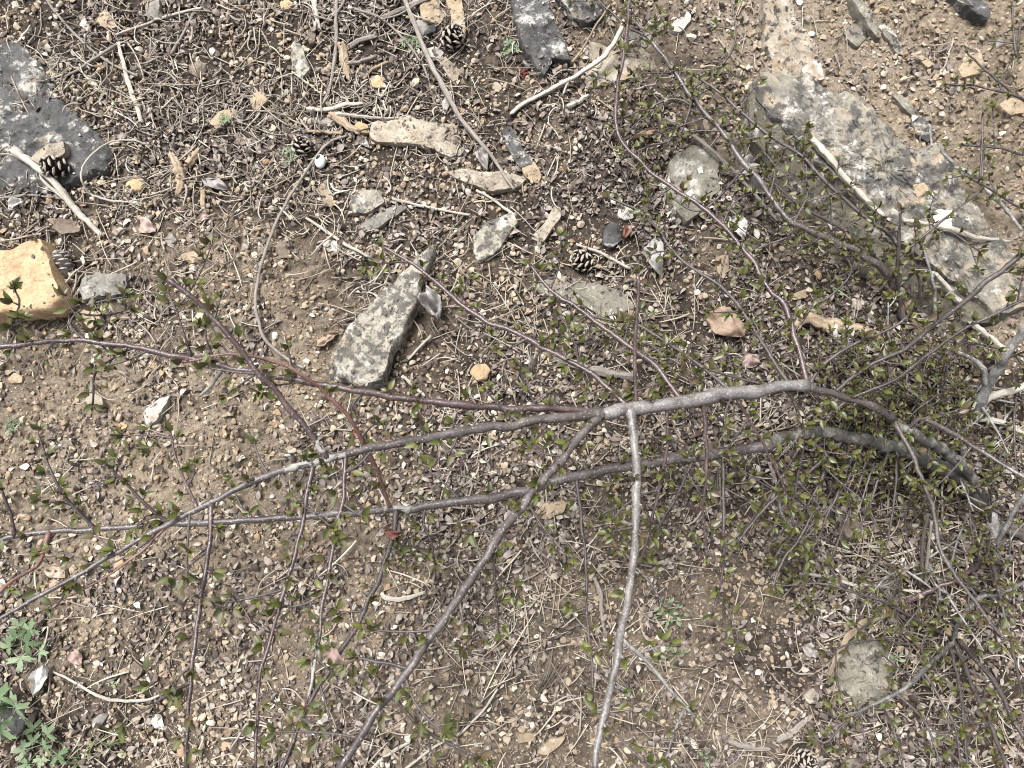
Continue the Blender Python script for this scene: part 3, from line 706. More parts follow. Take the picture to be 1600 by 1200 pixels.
def stick(label, mat, pts, w, lift=0.0, name='dead_twig', cat='twig', K=9, flat=1.0, rough=.12, branches=(), crook=.3):
    """pts: flat list of photograph pixels; w: width in pixels at both ends; lift: heights above what it lies on (mm)"""
    rock_seed[0] += 1; sd = rock_seed[0]
    pl = np.array(pts, float).reshape(-1, 2); n = len(pl)
    lf = np.interp(np.linspace(0, 1, n), np.linspace(0, 1, np.size(lift)), np.atleast_1d(lift)) / 1000
    wr = np.interp(np.linspace(0, 1, n), np.linspace(0, 1, np.size(w)), np.atleast_1d(w)) * CAMZ / FPX / 2
    C_ = []
    for (u, v), l, r in zip(pl, lf, wr):
        p = onground(u, v, 0); z = top(p) + r * flat + l; C_.append(P(u, v, z))
    C_ = np.array(C_); S = cr(C_, 8)
    # keep clear of the soil in between
    hz = np.array([HG(q[0], q[1]) for q in S]); rr = np.interp(np.linspace(0, 1, len(S)), np.linspace(0, 1, n), wr)
    k = np.arange(len(S)); wob = np.stack([fbm(k * .35, 0 * k, sd, sd, 2), fbm(k * .35, 0 * k + 9, sd, sd, 2), fbm(k * .3, 0 * k + 5, sd, sd, 2)], -1)
    S = S + wob * (rr * crook)[:, None]
    hz = np.array([top(q) for q in S]); S[:, 2] = np.maximum(S[:, 2], hz + rr * flat * .5)
    rr = rr * (1 + rough * fbm(k * .6, 0 * k, sd, sd + 3, 3))
    wood = mat != 'bark_grey' and np.max(w) > 6.5
    if wood: K = 16
    V, F = tubes(S[None], rr[None], K, flat)
    if wood:                                   # split, ridged cross-section and torn ends
        m = len(S); th = np.arange(K) / K * 2 * np.pi; q = 1 + .42 * fbm(np.cos(th) * 1.7 + sd, np.sin(th) * 1.7, sd * .7, sd, 3)
        V[:m * K] = (S[:, None] + (V[:m * K].reshape(m, K, 3) - S[:, None]) * q[None, :, None]).reshape(-1, 3)
        for e, sg in ((0, -1), (m - 1, 1)):
            tg = (S[e] - S[e - sg]); tg /= np.linalg.norm(tg)
            V[e * K:(e + 1) * K] += tg * (rr.mean() * 1.1 * fbm(np.cos(th) * 2 + e, np.sin(th) * 2, sd, sd + 7, 2))[:, None]
    V = V + (fbm(V[:, 0] / .006, V[:, 1] / .006, V[:, 2] / .006, sd, 3) * min(.0012, rr.mean() * rough * 1.2))[:, None] * np.array([.6, .6, .8])
    o = obj(name, mesh(name, V - C_[0], F, M[mat], True, tattr(S, K)), None, C_[0]); tag(o, label, cat)
    for bp, bw, bl in branches:
        pl2 = np.array(bp, float).reshape(-1, 2); kk = np.argmin(np.hypot(*(np.stack(proj(S)[:2], -1) - pl2[0]).T))
        zz = np.linspace(S[kk, 2], S[kk, 2] + bl / 1000, len(pl2)); B = np.array([P(a, b, z) for (a, b), z in zip(pl2, zz)]); B[0] = S[kk]
        Sb = cr(B, 6); rb = np.linspace(bw[0], bw[1], len(Sb)) * CAMZ / FPX / 2
        V, F = tubes(Sb[None], rb[None], 6)
        obj('side_twig', mesh('side_twig', V - C_[0], F, M[mat], True, tattr(Sb, 6)), o)
    return o

STICKS = [
 ("pale bone-like dry stick lying across the edge of the dark lichened slab", 'bleach', [24,237,52,258,90,290,115,325,138,348,158,368], (13,10,8), (4,6,2), dict(name='stick', cat='stick', branches=[([112,320,70,285,62,270], (6,4), 4)])),
 ("bleached straight stick lying down the lichen-crusted ridge", 'bleach', [1268,218,1302,256,1342,302,1380,337], (11,9,8), (4,4), dict(name='stick', cat='stick')),
 ("white curved stick at the right, lying over the foot of the ridge", 'bleach', [1412,345,1450,350,1490,360,1530,372,1580,378], (6,7,4), (10,6,14), dict(name='stick', cat='stick')),
 ("thick arched piece of driftwood beside the white folded leaf on the right", 'tanwood', [1240,508,1256,498,1290,504,1330,514,1376,523], (15,20,13), (3,6,2), dict(name='driftwood', cat='driftwood', rough=.2)),
 ("long straight grey stick slanting down from the top edge in the middle", 'greywood', [631,-6,650,45,674,100,700,152,728,195,752,225,776,255,802,296], (8,9,4), (14,20,10), dict(name='stick', cat='stick')),
 ("pale double-stranded stick at the top edge, left of the long grey stick", 'greywood', [670,-4,632,14,594,28], (8,6), (12,6), dict(branches=[([655,4,625,22,597,30], (4,3), 3)])),
 ("thin grey twig running beside the long grey stick near the top", 'greywood', [555,14,600,32,640,72,664,110,681,168], (5,4,3), (6,8,3), {}),
 ("long thin curved pale stem sweeping from the driftwood bits down to the branches", 'greywood', [542,212,512,224,482,262,456,302,430,352,412,400,402,440,400,480,412,525,440,555,475,575], (4,5,5), (4,14,8,14,4), {}),
 ("curved white-grey stick with a small side prong near the top middle", 'bleach', [797,178,822,160,860,140,900,118,935,95,960,66,976,32], (6,7,8), (3,8,22,40), dict(name='stick', cat='stick', branches=[([890,122,884,136,880,147], (4,3), -3)])),
 ("thin tan stem crossing from the dark pointed slab to the top edge", 'tanwood', [893,98,912,74,936,32,962,-4], (4,3), (4,30), {}),
 ("thin grey twig running down from the top left edge", 'greywood', [70,-4,100,35,140,75,175,100,215,118], (4,4), (3,8), {}),
 ("pale straight stick standing out against dark humus at the upper left", 'bleach', [185,68,195,105,206,145,222,192], (5,8,6), (6,2), {}),
 ("thin twig leading left from the top of the pale straight stick", 'greywood', [85,128,120,110,150,90,184,69], (4,5), (3,8), {}),
 ("thin pale twig crossing left of the upright grey stone at the top", 'bleach', [180,55,230,36,280,20,316,12], (4,5), (6,5), {}),
 ("short pale twig slanting below the thin pale twig at the top left", 'greywood', [302,22,283,58,266,86], (5,4), (3,6), {}),
 ("thin looped pale stem curling around the pine cone on the dark slab", 'bleach', [250,242,215,221,180,220,150,235,130,260,128,282,142,303,172,313,216,316], (2.5,3,4), (3,16,18,4), dict(crook=.6)),
 ("thin grey twig at the left edge below the dark slab", 'greywood', [-4,310,50,305,100,311], (4,3), (3,6), {}),
 ("pale driftwood stick lying left of the large cream slab, upper one", 'bleach', [480,170,510,172,540,164,568,162], (6,8,5), (4,6), dict(name='stick', cat='stick', branches=[([548,164,540,154,532,152], (4,3), 4)])),
 ("pale pointed stick touching the top of the large cream slab", 'bleach', [524,177,560,182,600,185,634,184], (7,5,3), (6,10,8), dict(name='stick', cat='stick')),
 ("brown broken wood chunk at the left end of the large cream slab", 'tanwood', [516,178,535,190,562,206], (8,12,9), (3,3), dict(name='wood_chunk', cat='wood', rough=.25)),
 ("short tan split stick left of the large cream slab, lowest of the bunch", 'tanwood', [480,205,505,206,535,208], (6,7), (3,4), {}),
 ("grey-white flake of bark between the pale pointed stick and the short tan split stick", 'greywood', [482,190,500,188,526,192], (12,14,8), (2,3), dict(name='bark_flake', cat='bark', flat=.35)),
 ("upright weathered wood piece right of the looped stem, the larger of two", 'tanwood', [268,242,277,258,283,280,281,306], (11,19,8), (2,3), dict(name='driftwood', cat='driftwood', rough=.25)),
 ("short weathered wood piece leaning beside the larger upright one", 'tanwood', [313,235,303,246,294,260], (9,13), (3,3), dict(name='driftwood', cat='driftwood', rough=.2)),
 ("small brown peg of wood standing above the pinkish-orange leaf chip", 'tanwood', [317,298,318,318,320,334], (8,7), (2,2), dict(name='wood_chunk', cat='wood')),
 ("tan splinter of wood with a dark knot hole among rootlets at the top", 'tanwood', [531,66,538,94,545,125], (10,12,6), (4,4), dict(name='wood_chunk', cat='wood', flat=.6)),
 ("grey weathered stub left of the long grey stick, upper of two parallel ones", 'greywood', [545,72,565,62,586,55], (9,6), (3,5), dict(name='wood_chunk', cat='wood')),
 ("grey-brown weathered stub, lower of two parallel ones left of the long grey stick", 'greywood', [544,99,565,96,588,88], (8,6), (3,5), dict(name='wood_chunk', cat='wood')),
 ("bent tan twig end below the two parallel grey stubs", 'tanwood', [568,124,582,108,607,97], (5,5), (3,7), {}),
 ("upright pale stick touching the top edge above the splinter with the knot hole", 'bleach', [490,-4,494,20,498,46], (9,7), (6,2), {}),
 ("long dark-grey knobbly twig hanging down from the top edge among rootlets", 'greywood', [526,-4,525,30,526,66,520,110,514,140,503,166], (5,6,4), (8,3), dict(rough=.25, branches=[([533,20,536,5,538,-6], (5,4), 3)])),
 ("pale thin stick pointing at the tip of the upper middle branch", 'bleach', [478,340,505,358,540,382,578,402], (4,6,4), (4,8), {}),
 ("straight thin stick right of the long smooth grey-cream stone", 'bleach', [613,311,650,320,690,328,735,336], (5,4), (5,7), {}),
 ("thin stick crossing above the peppered cream stone", 'bleach', [744,297,775,315,805,338], (4,5), (3,8), {}),
 ("short pale stick right of the blunt end of the triangular rock", 'bleach', [628,587,645,602,664,619], (6,5), (4,4), {}),
 ("thin pale stick beside the triangular rock, slanting up and right", 'bleach', [638,562,655,543,673,524], (4,4), (3,8), {}),
 ("broken white stick beneath the purple canes at the right, upper length", 'bleach', [1458,428,1480,450,1502,474], (9,7), (12,10), dict(name='stick', cat='stick')),
 ("broken white stick at the right edge, lower length beyond the purple canes", 'bleach', [1518,503,1545,526,1572,546], (9,7), (6,6), dict(name='stick', cat='stick')),
 ("grey twig dotted with pale lichen at the right, climbing off the ridge", 'bark_grey', [1453,205,1460,235,1482,258,1512,268,1545,300,1570,325,1598,360], (3,5,6,5), (20,30,50), dict(branches=[([1512,268,1560,310,1604,325], (3,2), 6)])),
 ("dry white reed lying in straw at the lower right, left length", 'bleach', [1248,896,1290,901,1342,917], (5,6), (6,8), {}),
 ("dry white reed lying in straw at the lower right, right length", 'bleach', [1350,913,1395,919,1442,926], (5,4), (10,8), {}),
 ("pale stub of wood below the curved white-grey stick", 'bleach', [889,166,905,158,920,149], (9,8), (2,4), dict(name='wood_chunk', cat='wood')),
 ("curved dry blade of straw in gravel at the lower middle", 'bleach', [594,922,602,934,630,936,664,925], (4,7,4), (3,5), dict(flat=.5)),
 ("long pale straw slanting up to the right at the bottom middle", 'bleach', [632,1202,680,1166,720,1145,756,1108,777,1076], (4,4,3), (6,10), {}),
 ("bent flat blade of straw at the bottom left of the fork of thick branches", 'tanwood', [632,1125,600,1150,598,1160,624,1188], (6,4), (4,5), dict(flat=.4)),
 ("dry pale blade of straw at the bottom edge under the thick branch", 'bleach', [580,1202,605,1180,640,1158], (7,4), (4,8), dict(flat=.5)),
 ("long bent pale straw curving through gravel at the lower left", 'bleach', [84,1050,108,1062,140,1080,165,1092,200,1095,232,1093,264,1078], (3,5,4), (4,14,3), {}),
 ("short flat grey-white splint of wood at the lower right", 'greywood', [1214,1157,1240,1142,1270,1118], (8,11,5), (3,4), dict(name='wood_chunk', cat='wood', flat=.5)),
 ("peeling pale strip of bark curving round the grey-green rock", 'tanwood', [1296,1056,1306,1028,1328,992,1352,972,1390,958,1412,948], (5,11,9,6), (6,14,12), dict(name='bark_strip', cat='bark', flat=.35)),
 ("grey-white flat splint near the bottom right of the middle", 'greywood', [1134,1156,1165,1166,1205,1171], (6,9,5), (3,5), dict(flat=.5)),
 ("grey-brown buried wood below the side branch right of the middle", 'greywood', [864,556,900,571,945,582,992,588], (10,14,10), (1,1), dict(name='driftwood', cat='driftwood', rough=.25)),
 ("hooked tan stem in sand right of the thick downward branch", 'tanwood', [1001,948,1001,972,1010,996,1024,1006], (4,6), (3,4), {}),
 ("grey twisted strip of wood left of the thick downward branch", 'greywood', [928,902,938,930,940,958,950,1010], (6,8,3), (4,4), dict(flat=.6)),
 ("pale stick curving beneath the stems above the folded white leaves", 'greywood', [1040,184,1090,216,1140,262,1180,305,1215,345], (5,6,4), (14,22,18), {}),
 ("pale straight straw by the white curled leaf in the middle", 'bleach', [900,382,935,394,985,420], (4,5), (8,6), {}),
 ("thin grey stem standing in straw at the lower right, left one of a pair", 'darkwood', [1450,802,1442,850,1437,918], (4,6), (70,5), {}),
 ("thin grey stem standing in straw at the lower right, right one of a pair", 'greywood', [1456,815,1450,860,1447,912], (4,6), (60,5), {}),
]
for lab, mat, pts, w, lf, kw in STICKS: stick(lab, mat, pts, w, lf, **kw)

# ------------------------------------------------------------------ pine cones
def cone(label, u, v, rad, ang, mat='cone', lean=.5, n=30, opening=1.0):
    """rad in mm; a core with scales set in spirals, each scale a child"""
    rad /= 1000; p = onground(u, v, 0); p[2] = top(p) + rad * .55
    root = empty('pine_cone', p - [0, 0, rad * .75], label, 'pine cone')
    root.rotation_euler = (0, 0, R(ang))
    L = rad * 2.3; ax = Vector((math.cos(lean), 0, math.sin(lean)))
    Q = Vector((0, 0, 1)).rotation_difference(ax).to_matrix()
    t = np.linspace(0, 1, 12); prof = rad * .55 * np.sin(np.pi * np.clip(t * .92 + .06, 0, 1)) ** .7
    cpts = np.array([list(Q @ Vector((0, 0, (a - .5) * L))) for a in t]) + [0, 0, rad * .75]
    V, F = tubes(cpts[None], prof[None], 12); obj('core', mesh('core', V, F, M[mat]), root)
    # scale: a thin woody shovel with a thickened pale end
    xs = np.array([0, .35, .7, .92, 1.0]); ws = np.array([.14, .3, .46, .42, .22]); th = np.array([.05, .06, .09, .15, .07])
    Vs = np.array([[x, sy * w, sz * h] for x, w, h in zip(xs, ws, th) for sy, sz in ((-1, -.5), (-.5, .7), (.5, .7), (1, -.5), (0, -1))])
    K = 5; i = np.arange(4)[:, None] * K; j = np.arange(K)[None]; j2 = (j + 1) % K
    Fs = [np.stack([i + j, i + K + j, i + K + j2, i + j2], -1).reshape(-1, 4), np.array([[20, 21, 22, 23, 24]])]
    me = mesh('scale', Vs, Fs, M[mat], False, {'edge': np.clip((Vs[:, 0] - .55) / .42, 0, 1)})
    for k in range(n):
        a = (k + .5) / n; z = (a - .5) * L; ph = k * 2.39996
        r0 = rad * .5 * math.sin(math.pi * min(a * .92 + .06, 1)) ** .7
        op = opening * (1.05 - .75 * a)                              # lower scales stand out, upper ones close
        d = Vector((math.cos(ph), math.sin(ph), 0)); up = Vector((0, 0, 1))
        xd = (d * math.sin(op) + up * math.cos(op)).normalized(); yd = up.cross(d).normalized(); zd = xd.cross(yd)
        Mx = Q @ Matrix((xd, yd, zd)).transposed()
        s = rad * (1.0 if a < .85 else .65) * (.75 + .35 * math.sin(math.pi * a))
        o = obj('scale', me, root, Q @ (d * r0 * .6 + up * z) + Vector((0, 0, rad * .75)), Mx.to_euler(), s)
    return root
cone("open pine cone with dark scales and pale tips beside the bone-like stick", 104, 270, 18, 200, lean=.75)
cone("open dark pine cone near the top middle beside the long grey stick", 705, 67, 18, 20, lean=.9)
cone("closed grey pine cone lying tight against the right of the yellow block", 106, 420, 18, 100, 'conecl', lean=.4, opening=.45)
cone("small dark pine cone beside the pale blue-white shell", 472, 237, 15, 60, lean=.9, opening=1.1)
cone("old brown pine cone half hidden in litter in the middle", 912, 412, 16, 160, lean=.6)
cone("small dark pine cone with upturned scales near the bottom right", 1252, 1182, 15, 10, lean=1.2, opening=.8)
cone("dark pine cone at the top edge above the pale double-stranded stick", 612, 2, 15, 280, lean=.9)

# ------------------------------------------------------------------ pale broken shell
def shell():
    p = onground(503, 257, 0); p[2] += .012
    V, F = ico(4); a = np.array([-.30, .62, .62]); a /= np.linalg.norm(a)
    V = V * [.0092, .0122, .0085]; d = (V / np.linalg.norm(V, axis=1, keepdims=True)) @ a
    lim = .88 + .07 * fbm(V[:, 0] / .003, V[:, 1] / .003, V[:, 2] / .003, 5, 2)
    ok = d < lim; F = F[ok[F].all(1)]
    n = len(V); Vi = V * .93
    V2 = np.concatenate([V, Vi]); F2 = np.concatenate([F, F[:, ::-1] + n])
    from collections import Counter
    E = Counter(); 
    for f in F:
        for q in range(3): E[(f[q], f[(q + 1) % 3])] += 1
    rim = np.array([[b, a_, a_ + n, b + n] for (a_, b) in E if (b, a_) not in E])
    o = obj('snail_shell', mesh('snail_shell', V2, [F2, rim], M['shell']), None, p)
    tag(o, "pale blue-white rounded shell with a small hole in its top", 'shell')
shell()

# ------------------------------------------------------------------ larger dead leaves
def dead_leaf(label, u, v, L, ang, mat, w=.5, fold=.4, curl=.4, rx=0, ry=0, lift=6, crumple=.75, seed=None, stalk=True, cat='dead leaf', wav=.0):
    rock_seed[0] += 1; V, F, e = leaf_tmpl(w, fold, curl, 16, 10, 1, seed or rock_seed[0], crumple, wav)
    V = V.copy(); V[:, 0] -= .5; L = L * CAMZ / FPX
    # veins as fine ridges
    V[:, 2] += .020 * np.cos((V[:, 0] - .8 * np.abs(V[:, 1])) * 60) * np.clip(np.abs(V[:, 1]) * 6, 0, 1)
    p = onground(u, v, 0); p[2] = top(p) + lift / 1000
    rot = eul(np.array([R(rx)]), np.array([R(ry)]), np.array([R(-ang)]))[0]
    W = (V * L) @ rot.T; lo = W[:, 2].min(); g_ = p[2] - lift / 1000
    p[2] = max(p[2], g_ - lo - .002) if lift < 40 else p[2]
    o = obj('dead_leaf', mesh('dead_leaf', V * L, F, M[mat]), None, p, (R(rx), R(ry), R(-ang)))
    if stalk:
        q = np.array([[-.49 * L, 0, 0], [-.6 * L, .02 * L, .01 * L], [-.72 * L, .06 * L, .0]])
        T_, F_ = tubes(cr(q, 5)[None], np.full((1, 11), .0005), 5); obj('stalk', mesh('stalk', T_, F_, M[mat]), o)
    return tag(o, label, cat)
# angles are clockwise in the picture, 0 = pointing right
dead_leaf("white curled dead leaf hanging point-down in the middle of the litter", 1025, 405, 60, 85, 'lf_white', .55, .9, .7, rx=25, lift=14, crumple=1.1, wav=.1)
dead_leaf("white dead leaf curled into a tube under the right-hand stem", 1160, 272, 48, 130, 'lf_white', .6, 1.2, .6, lift=12)
dead_leaf("grey dead leaf curled below the tube-shaped white leaf", 1175, 297, 44, 20, 'lf_grey', .6, .9, .4, lift=6)
dead_leaf("large tan dead leaf with ribbed veins lying in litter right of the middle", 1130, 510, 66, 35, 'lf_tan', .72, .25, .35, lift=9)
dead_leaf("white folded dead leaf leaning on the thick driftwood on the right", 1303, 534, 62, 80, 'lf_white', .55, 1.0, .3, rx=-8, lift=14)
dead_leaf("crumpled white leaf right of the triangular rock", 678, 482, 50, 70, 'lf_white', .7, .7, .6, lift=9, crumple=1.8, wav=.3)
dead_leaf("pinkish dead leaf lying on bare soil at the left", 233, 357, 36, 30, 'lf_pink', .75, .3, .4, lift=5)
dead_leaf("white-grey pointed dead leaf in the lower left corner", 70, 1060, 44, 105, 'lf_white', .5, .8, .3, lift=12)
dead_leaf("small pale pink round leaf below the tan veined leaf", 1170, 566, 30, 10, 'lf_pink', .8, .2, .2, lift=7, stalk=False)
dead_leaf("small pinkish chip of leaf with an orange edge below the brown peg", 318, 345, 28, 160, 'lf_pink', .55, .4, .5, lift=5, stalk=False)
dead_leaf("white wrinkled leaf fragment in gravel at the lower left", 251, 1126, 26, 60, 'lf_white', .8, .3, .3, lift=6, stalk=False, crumple=.7)
dead_leaf("white narrow leaf left of the large cream slab, below the wood chunk", 569, 225, 28, 45, 'lf_white', .5, .5, .3, lift=7, stalk=False)
dead_leaf("grey crumpled leaf flake right of the upright wood pieces", 340, 290, 44, 20, 'lf_grey', .5, .4, .4, lift=6, stalk=False, crumple=.8)
dead_leaf("pale leaf curled over the left edge of the dark slab's lower rim", 30, 325, 34, 150, 'lf_white', .45, .9, .6, lift=9, stalk=False)
dead_leaf("pale leaf flake leaning on the right end of the large cream slab", 755, 255, 40, 70, 'lf_grey', .5, .6, .3, lift=12, stalk=False)
dead_leaf("broad brown-pink dead leaf curled above the right-hand arched driftwood", 1015, 612, 34, 140, 'lf_tan', .5, .9, .4, lift=9, stalk=False)
dead_leaf("white torn leaf pieces below the triangular slab of lichen in the middle", 1150, 360, 40, 60, 'lf_white', .8, .6, .5, lift=8, stalk=False, crumple=.8)
dead_leaf("russet shrivelled leaf lying next to the dark burnt-looking shard", 978, 365, 24, 110, 'lf_red', .6, .9, .5, lift=8, stalk=False)
dead_leaf("tan folded leaf crumpled in litter under the upper middle stems", 1005, 215, 40, 160, 'lf_tan', .35, .9, .3, lift=7, stalk=False)
dead_leaf("greyish leaf lying in dark litter near the bottom right corner", 1262, 1015, 26, 50, 'lf_grey', .8, .2, .3, lift=8, stalk=False, crumple=.8)
dead_leaf("bright white round leaf chip near the bottom right", 1450, 1145, 20, 10, 'lf_white', .8, .3, .2, lift=9, stalk=False)
dead_leaf("pale leaf flake right of the green stalks at the lower left", 124, 1025, 26, 60, 'lf_pink', .8, .3, .3, lift=6, stalk=False)
dead_leaf("white leaf fragment beside the side branch above the middle limb", 985, 566, 20, 80, 'lf_white', .8, .5, .3, lift=8, stalk=False, crumple=.8)
dead_leaf("yellowish curled dead leaf left of the triangular rock", 513, 532, 40, -30, 'lf_tan', .4, .6, .5, lift=6, stalk=False)

# ------------------------------------------------------------------ green herbs, moss, sedum
def lobed(seed, lobes=7):
    r = np.random.default_rng(seed); n = 61; th = np.linspace(-2.35, 2.35, n)
    k = np.abs(np.cos(th * lobes / 2 * math.pi / 2.35 * .5 + (0 if lobes % 2 else math.pi / 2)))
    rr = .20 + .80 * k ** 1.5 * (1 - .12 * (th / 2.35) ** 2); rr *= 1 + .13 * np.sign(np.sin(th * 19)) * k
    V = [[0, 0, 0]] + [[a * math.cos(t) * f, a * math.sin(t) * f, .12 * a * f + .05 * math.sin(t * 5) * f] for f in (.5, 1) for a, t in zip(rr, th)]
    V = np.array(V); V[:, 2] -= .16 * (V[:, 0] ** 2 + V[:, 1] ** 2)
    j = np.arange(n - 1); T = np.stack([0 * j, 1 + j, 2 + j], -1); Q = np.stack([1 + j, 1 + n + j, 2 + n + j, 2 + j], -1)
    return V, [T, Q]
LOB = [mesh('leaf', *lobed(s), M['herb']) for s in range(3)]
SIMPLE = [mesh('leaf', *leaf_tmpl(.55, .3, .3, 6, 4)[:2], M['herb']) for _ in range(1)]
def herb(label, u, v, n, rad, size, hgt, lob=True, seed=0, cat='herb', name='herb'):
    r = np.random.default_rng(seed + 500); p = onground(u, v, 0); p[2] = top(p)
    root = empty(name, p, label, cat)
    for k in range(n):
        a = k * 2.4 + r.uniform(-.3, .3); d = rad / 1000 * math.sqrt((k + .6) / n) * r.uniform(.8, 1.1); h = hgt / 1000 * r.uniform(.6, 1.0) * (1.1 - .4 * d / (rad / 1000))
        tip = np.array([math.cos(a) * d, math.sin(a) * d, h])
        S = cr(np.array([[0, 0, -.002], tip * [.35, .35, .6], tip]), 5)
        V, F = tubes(S[None], np.linspace(.0009, .0006, len(S))[None] * (1 if lob else .7), 5); obj('stem', mesh('stem', V, F, M['herb']), root)
        obj('leaf', (LOB if lob else SIMPLE)[r.integers(3 if lob else 1)], root, tip - [0, 0, .0004],
            (r.uniform(-.35, .35), r.uniform(-.5, .1), a + r.uniform(-.4, .4)), size / 1000 * r.uniform(.75, 1.15))
herb("green herb with lobed leaves in the lower left, the upper of two", 48, 1003, 7, 30, 20, 35, seed=1)
herb("larger pale green herb with finely lobed leaves in the lower left corner", 18, 1100, 10, 40, 24, 75, seed=2)
herb("low bright green herb at the bottom left below the larger lobed herb", 75, 1160, 8, 34, 17, 25, seed=3)
for q, (lab, u, v, n, rd, sz, h, lb) in enumerate([
 ("tiny green seedling at the edge of the tan diamond-shaped stone", 356, 192, 8, 9, 6, 10, True),
 ("small green seedling beside the small dark pine cone", 456, 245, 10, 15, 7, 12, True),
 ("sprig of fine green herb between the grey sticks near the top middle", 642, 74, 12, 16, 6, 14, True),
 ("small green seedling left of the red sedum", 796, 78, 9, 14, 7, 12, True),
 ("pale blue-green two-leaved seedling in brown litter below the ridge", 1305, 460, 4, 9, 10, 10, False),
 ("feathery green seedling between the lower left stems", 500, 1000, 12, 15, 6, 12, True),
 ("tiny bright green seedling in gravel at the lower left", 178, 1063, 6, 7, 5, 6, True),
 ("green rosette on the grey-green rock's upper edge", 1390, 1027, 4, 9, 9, 16, False),
 ("faint green seedling in pale soil by the left edge", 22, 665, 9, 14, 5, 10, True),
 ("green leafy patch in sand right of the thick downward branch, upper one", 1045, 955, 16, 22, 10, 16, False),
 ("green leafy patch in sand right of the thick downward branch, lower one", 1055, 1022, 10, 18, 10, 14, False),
 ("small green sprig beside the bark flakes at the lower right", 1100, 1180, 7, 12, 9, 14, False),
 ("tiny green plant beside the tip of the triangular rock", 704, 362, 4, 7, 6, 8, False),
]): herb(lab, u, v, n, rd, sz, h, lb, seed=20 + q, cat='seedling', name='seedling')

def tuft(label, u, v, n, L, name='grass_tuft', cat='grass', ang=(0, 6.28), mat='grass'):
    p = onground(u, v, 0); root = empty(name, p, label, cat); r = np.random.default_rng(int(u))
    for k in range(n):
        a = r.uniform(*ang); l = L / 1000 * r.uniform(.6, 1.1); e = r.uniform(.3, 1.1); b = np.array([r.normal(0, .006), r.normal(0, .006), -.002])
        S = cr(np.array([b, b + [math.cos(a) * l * .4, math.sin(a) * l * .4, l * .5 * e], b + [math.cos(a) * l, math.sin(a) * l, l * .45 * e]]), 6)
        V, F = tubes(S[None], np.linspace(.0011, .0003, len(S))[None], 5, .35); obj('blade', mesh('blade', V, F, M[mat]), root)
tuft("tuft of thin green grass at the bottom left", 130, 1185, 14, 60)
tuft("few fine green grass blades right of the bottom left grass tuft", 160, 1168, 6, 45, ang=(-.3, 1.2))
tuft("dry straw tuft sprouting below the long straw at the bottom middle", 720, 1130, 16, 60, 'straw_tuft', 'straw tuft', mat='straw')
tuft("dense dry straw tuft left of the thick downward branch", 845, 1080, 26, 75, 'straw_tuft', 'straw tuft', (.2, 2.0), 'straw')
tuft("wispy dry straw tuft at the right beside the grey-green rock", 1410, 985, 22, 70, 'straw_tuft', 'straw tuft', mat='straw')
tuft("pale dry straw tuft in sand near the bottom right of the middle", 1120, 1125, 18, 65, 'straw_tuft', 'straw tuft', mat='straw')
tuft("spiky pale straw tuft below the grey limb at the right", 1395, 760, 16, 45, 'straw_tuft', 'straw tuft', mat='straw')
tuft("long dry straw tuft between the thin stems at the lower right", 1400, 900, 24, 80, 'straw_tuft', 'straw tuft', (2.2, 4.2), 'straw')

def moss(label, u, v, rad, mat='moss', n=160, name='moss_cushion', cat='moss', blob=False):
    p = onground(u, v, 0); rad /= 1000; r = np.random.default_rng(int(u + v)); a = r.uniform(0, 6.28, n); d = rad * np.sqrt(r.random(n))
    b = np.stack([np.cos(a) * d, np.sin(a) * d * .8, 0 * a], -1); hh = rad * .45 * (1.05 - (d / rad) ** 2)
    if blob:
        V0, F0 = ico(1); V, F = inst(V0, [F0], b + np.stack([0 * a, 0 * a, hh * r.random(n)], -1), eul(r.uniform(0, 6, n), r.uniform(0, 6, n), a), (.0016 + .0012 * r.random(n))[:, None] * [[1, 1, 1.6]])
    else:
        tipd = np.stack([np.cos(a) * .002 + r.normal(0, .0012, n), np.sin(a) * .002 + r.normal(0, .0012, n), hh + .001], -1)
        S = np.stack([b, b + tipd * .6, b + tipd], 1); V, F = tubes(S, np.tile([.0009, .0011, .0002], (n, 1)), 4)
    tag(obj(name, mesh(name, V, F, M[mat]), None, p), label, cat)
moss("olive-brown moss cushion beside the flat cream-tan stone at the top left", 192, 36, 11)
moss("olive moss cushion at the top edge right of the upright grey stone", 268, 5, 10)
moss("brownish moss patch at the upper right corner of the dark lichened slab", 75, 116, 9)
moss("small dark moss patch under the right of the looped stem", 268, 270, 8)
moss("brown moss clump at the left end of the long cream lichened stone", 735, 288, 12)
moss("red fleshy sedum clump left of the dark pointed slab's tip", 819, 115, 12, 'sedum', 60, 'sedum', 'sedum', True)
moss("dull moss patch in the fork of stones near the middle", 665, 385, 14)
# ------------------------------------------------------------------ shrubs
LV, LF, LE = leaf_tmpl(.52, .32, .22, 7, 4, 1)
LEAF_ME = mesh('leaf', LV, LF, M['leaf_o'], True, {'edge': LE})
BV, BF, _ = leaf_tmpl(.4, .6, .3, 4, 2, 1)

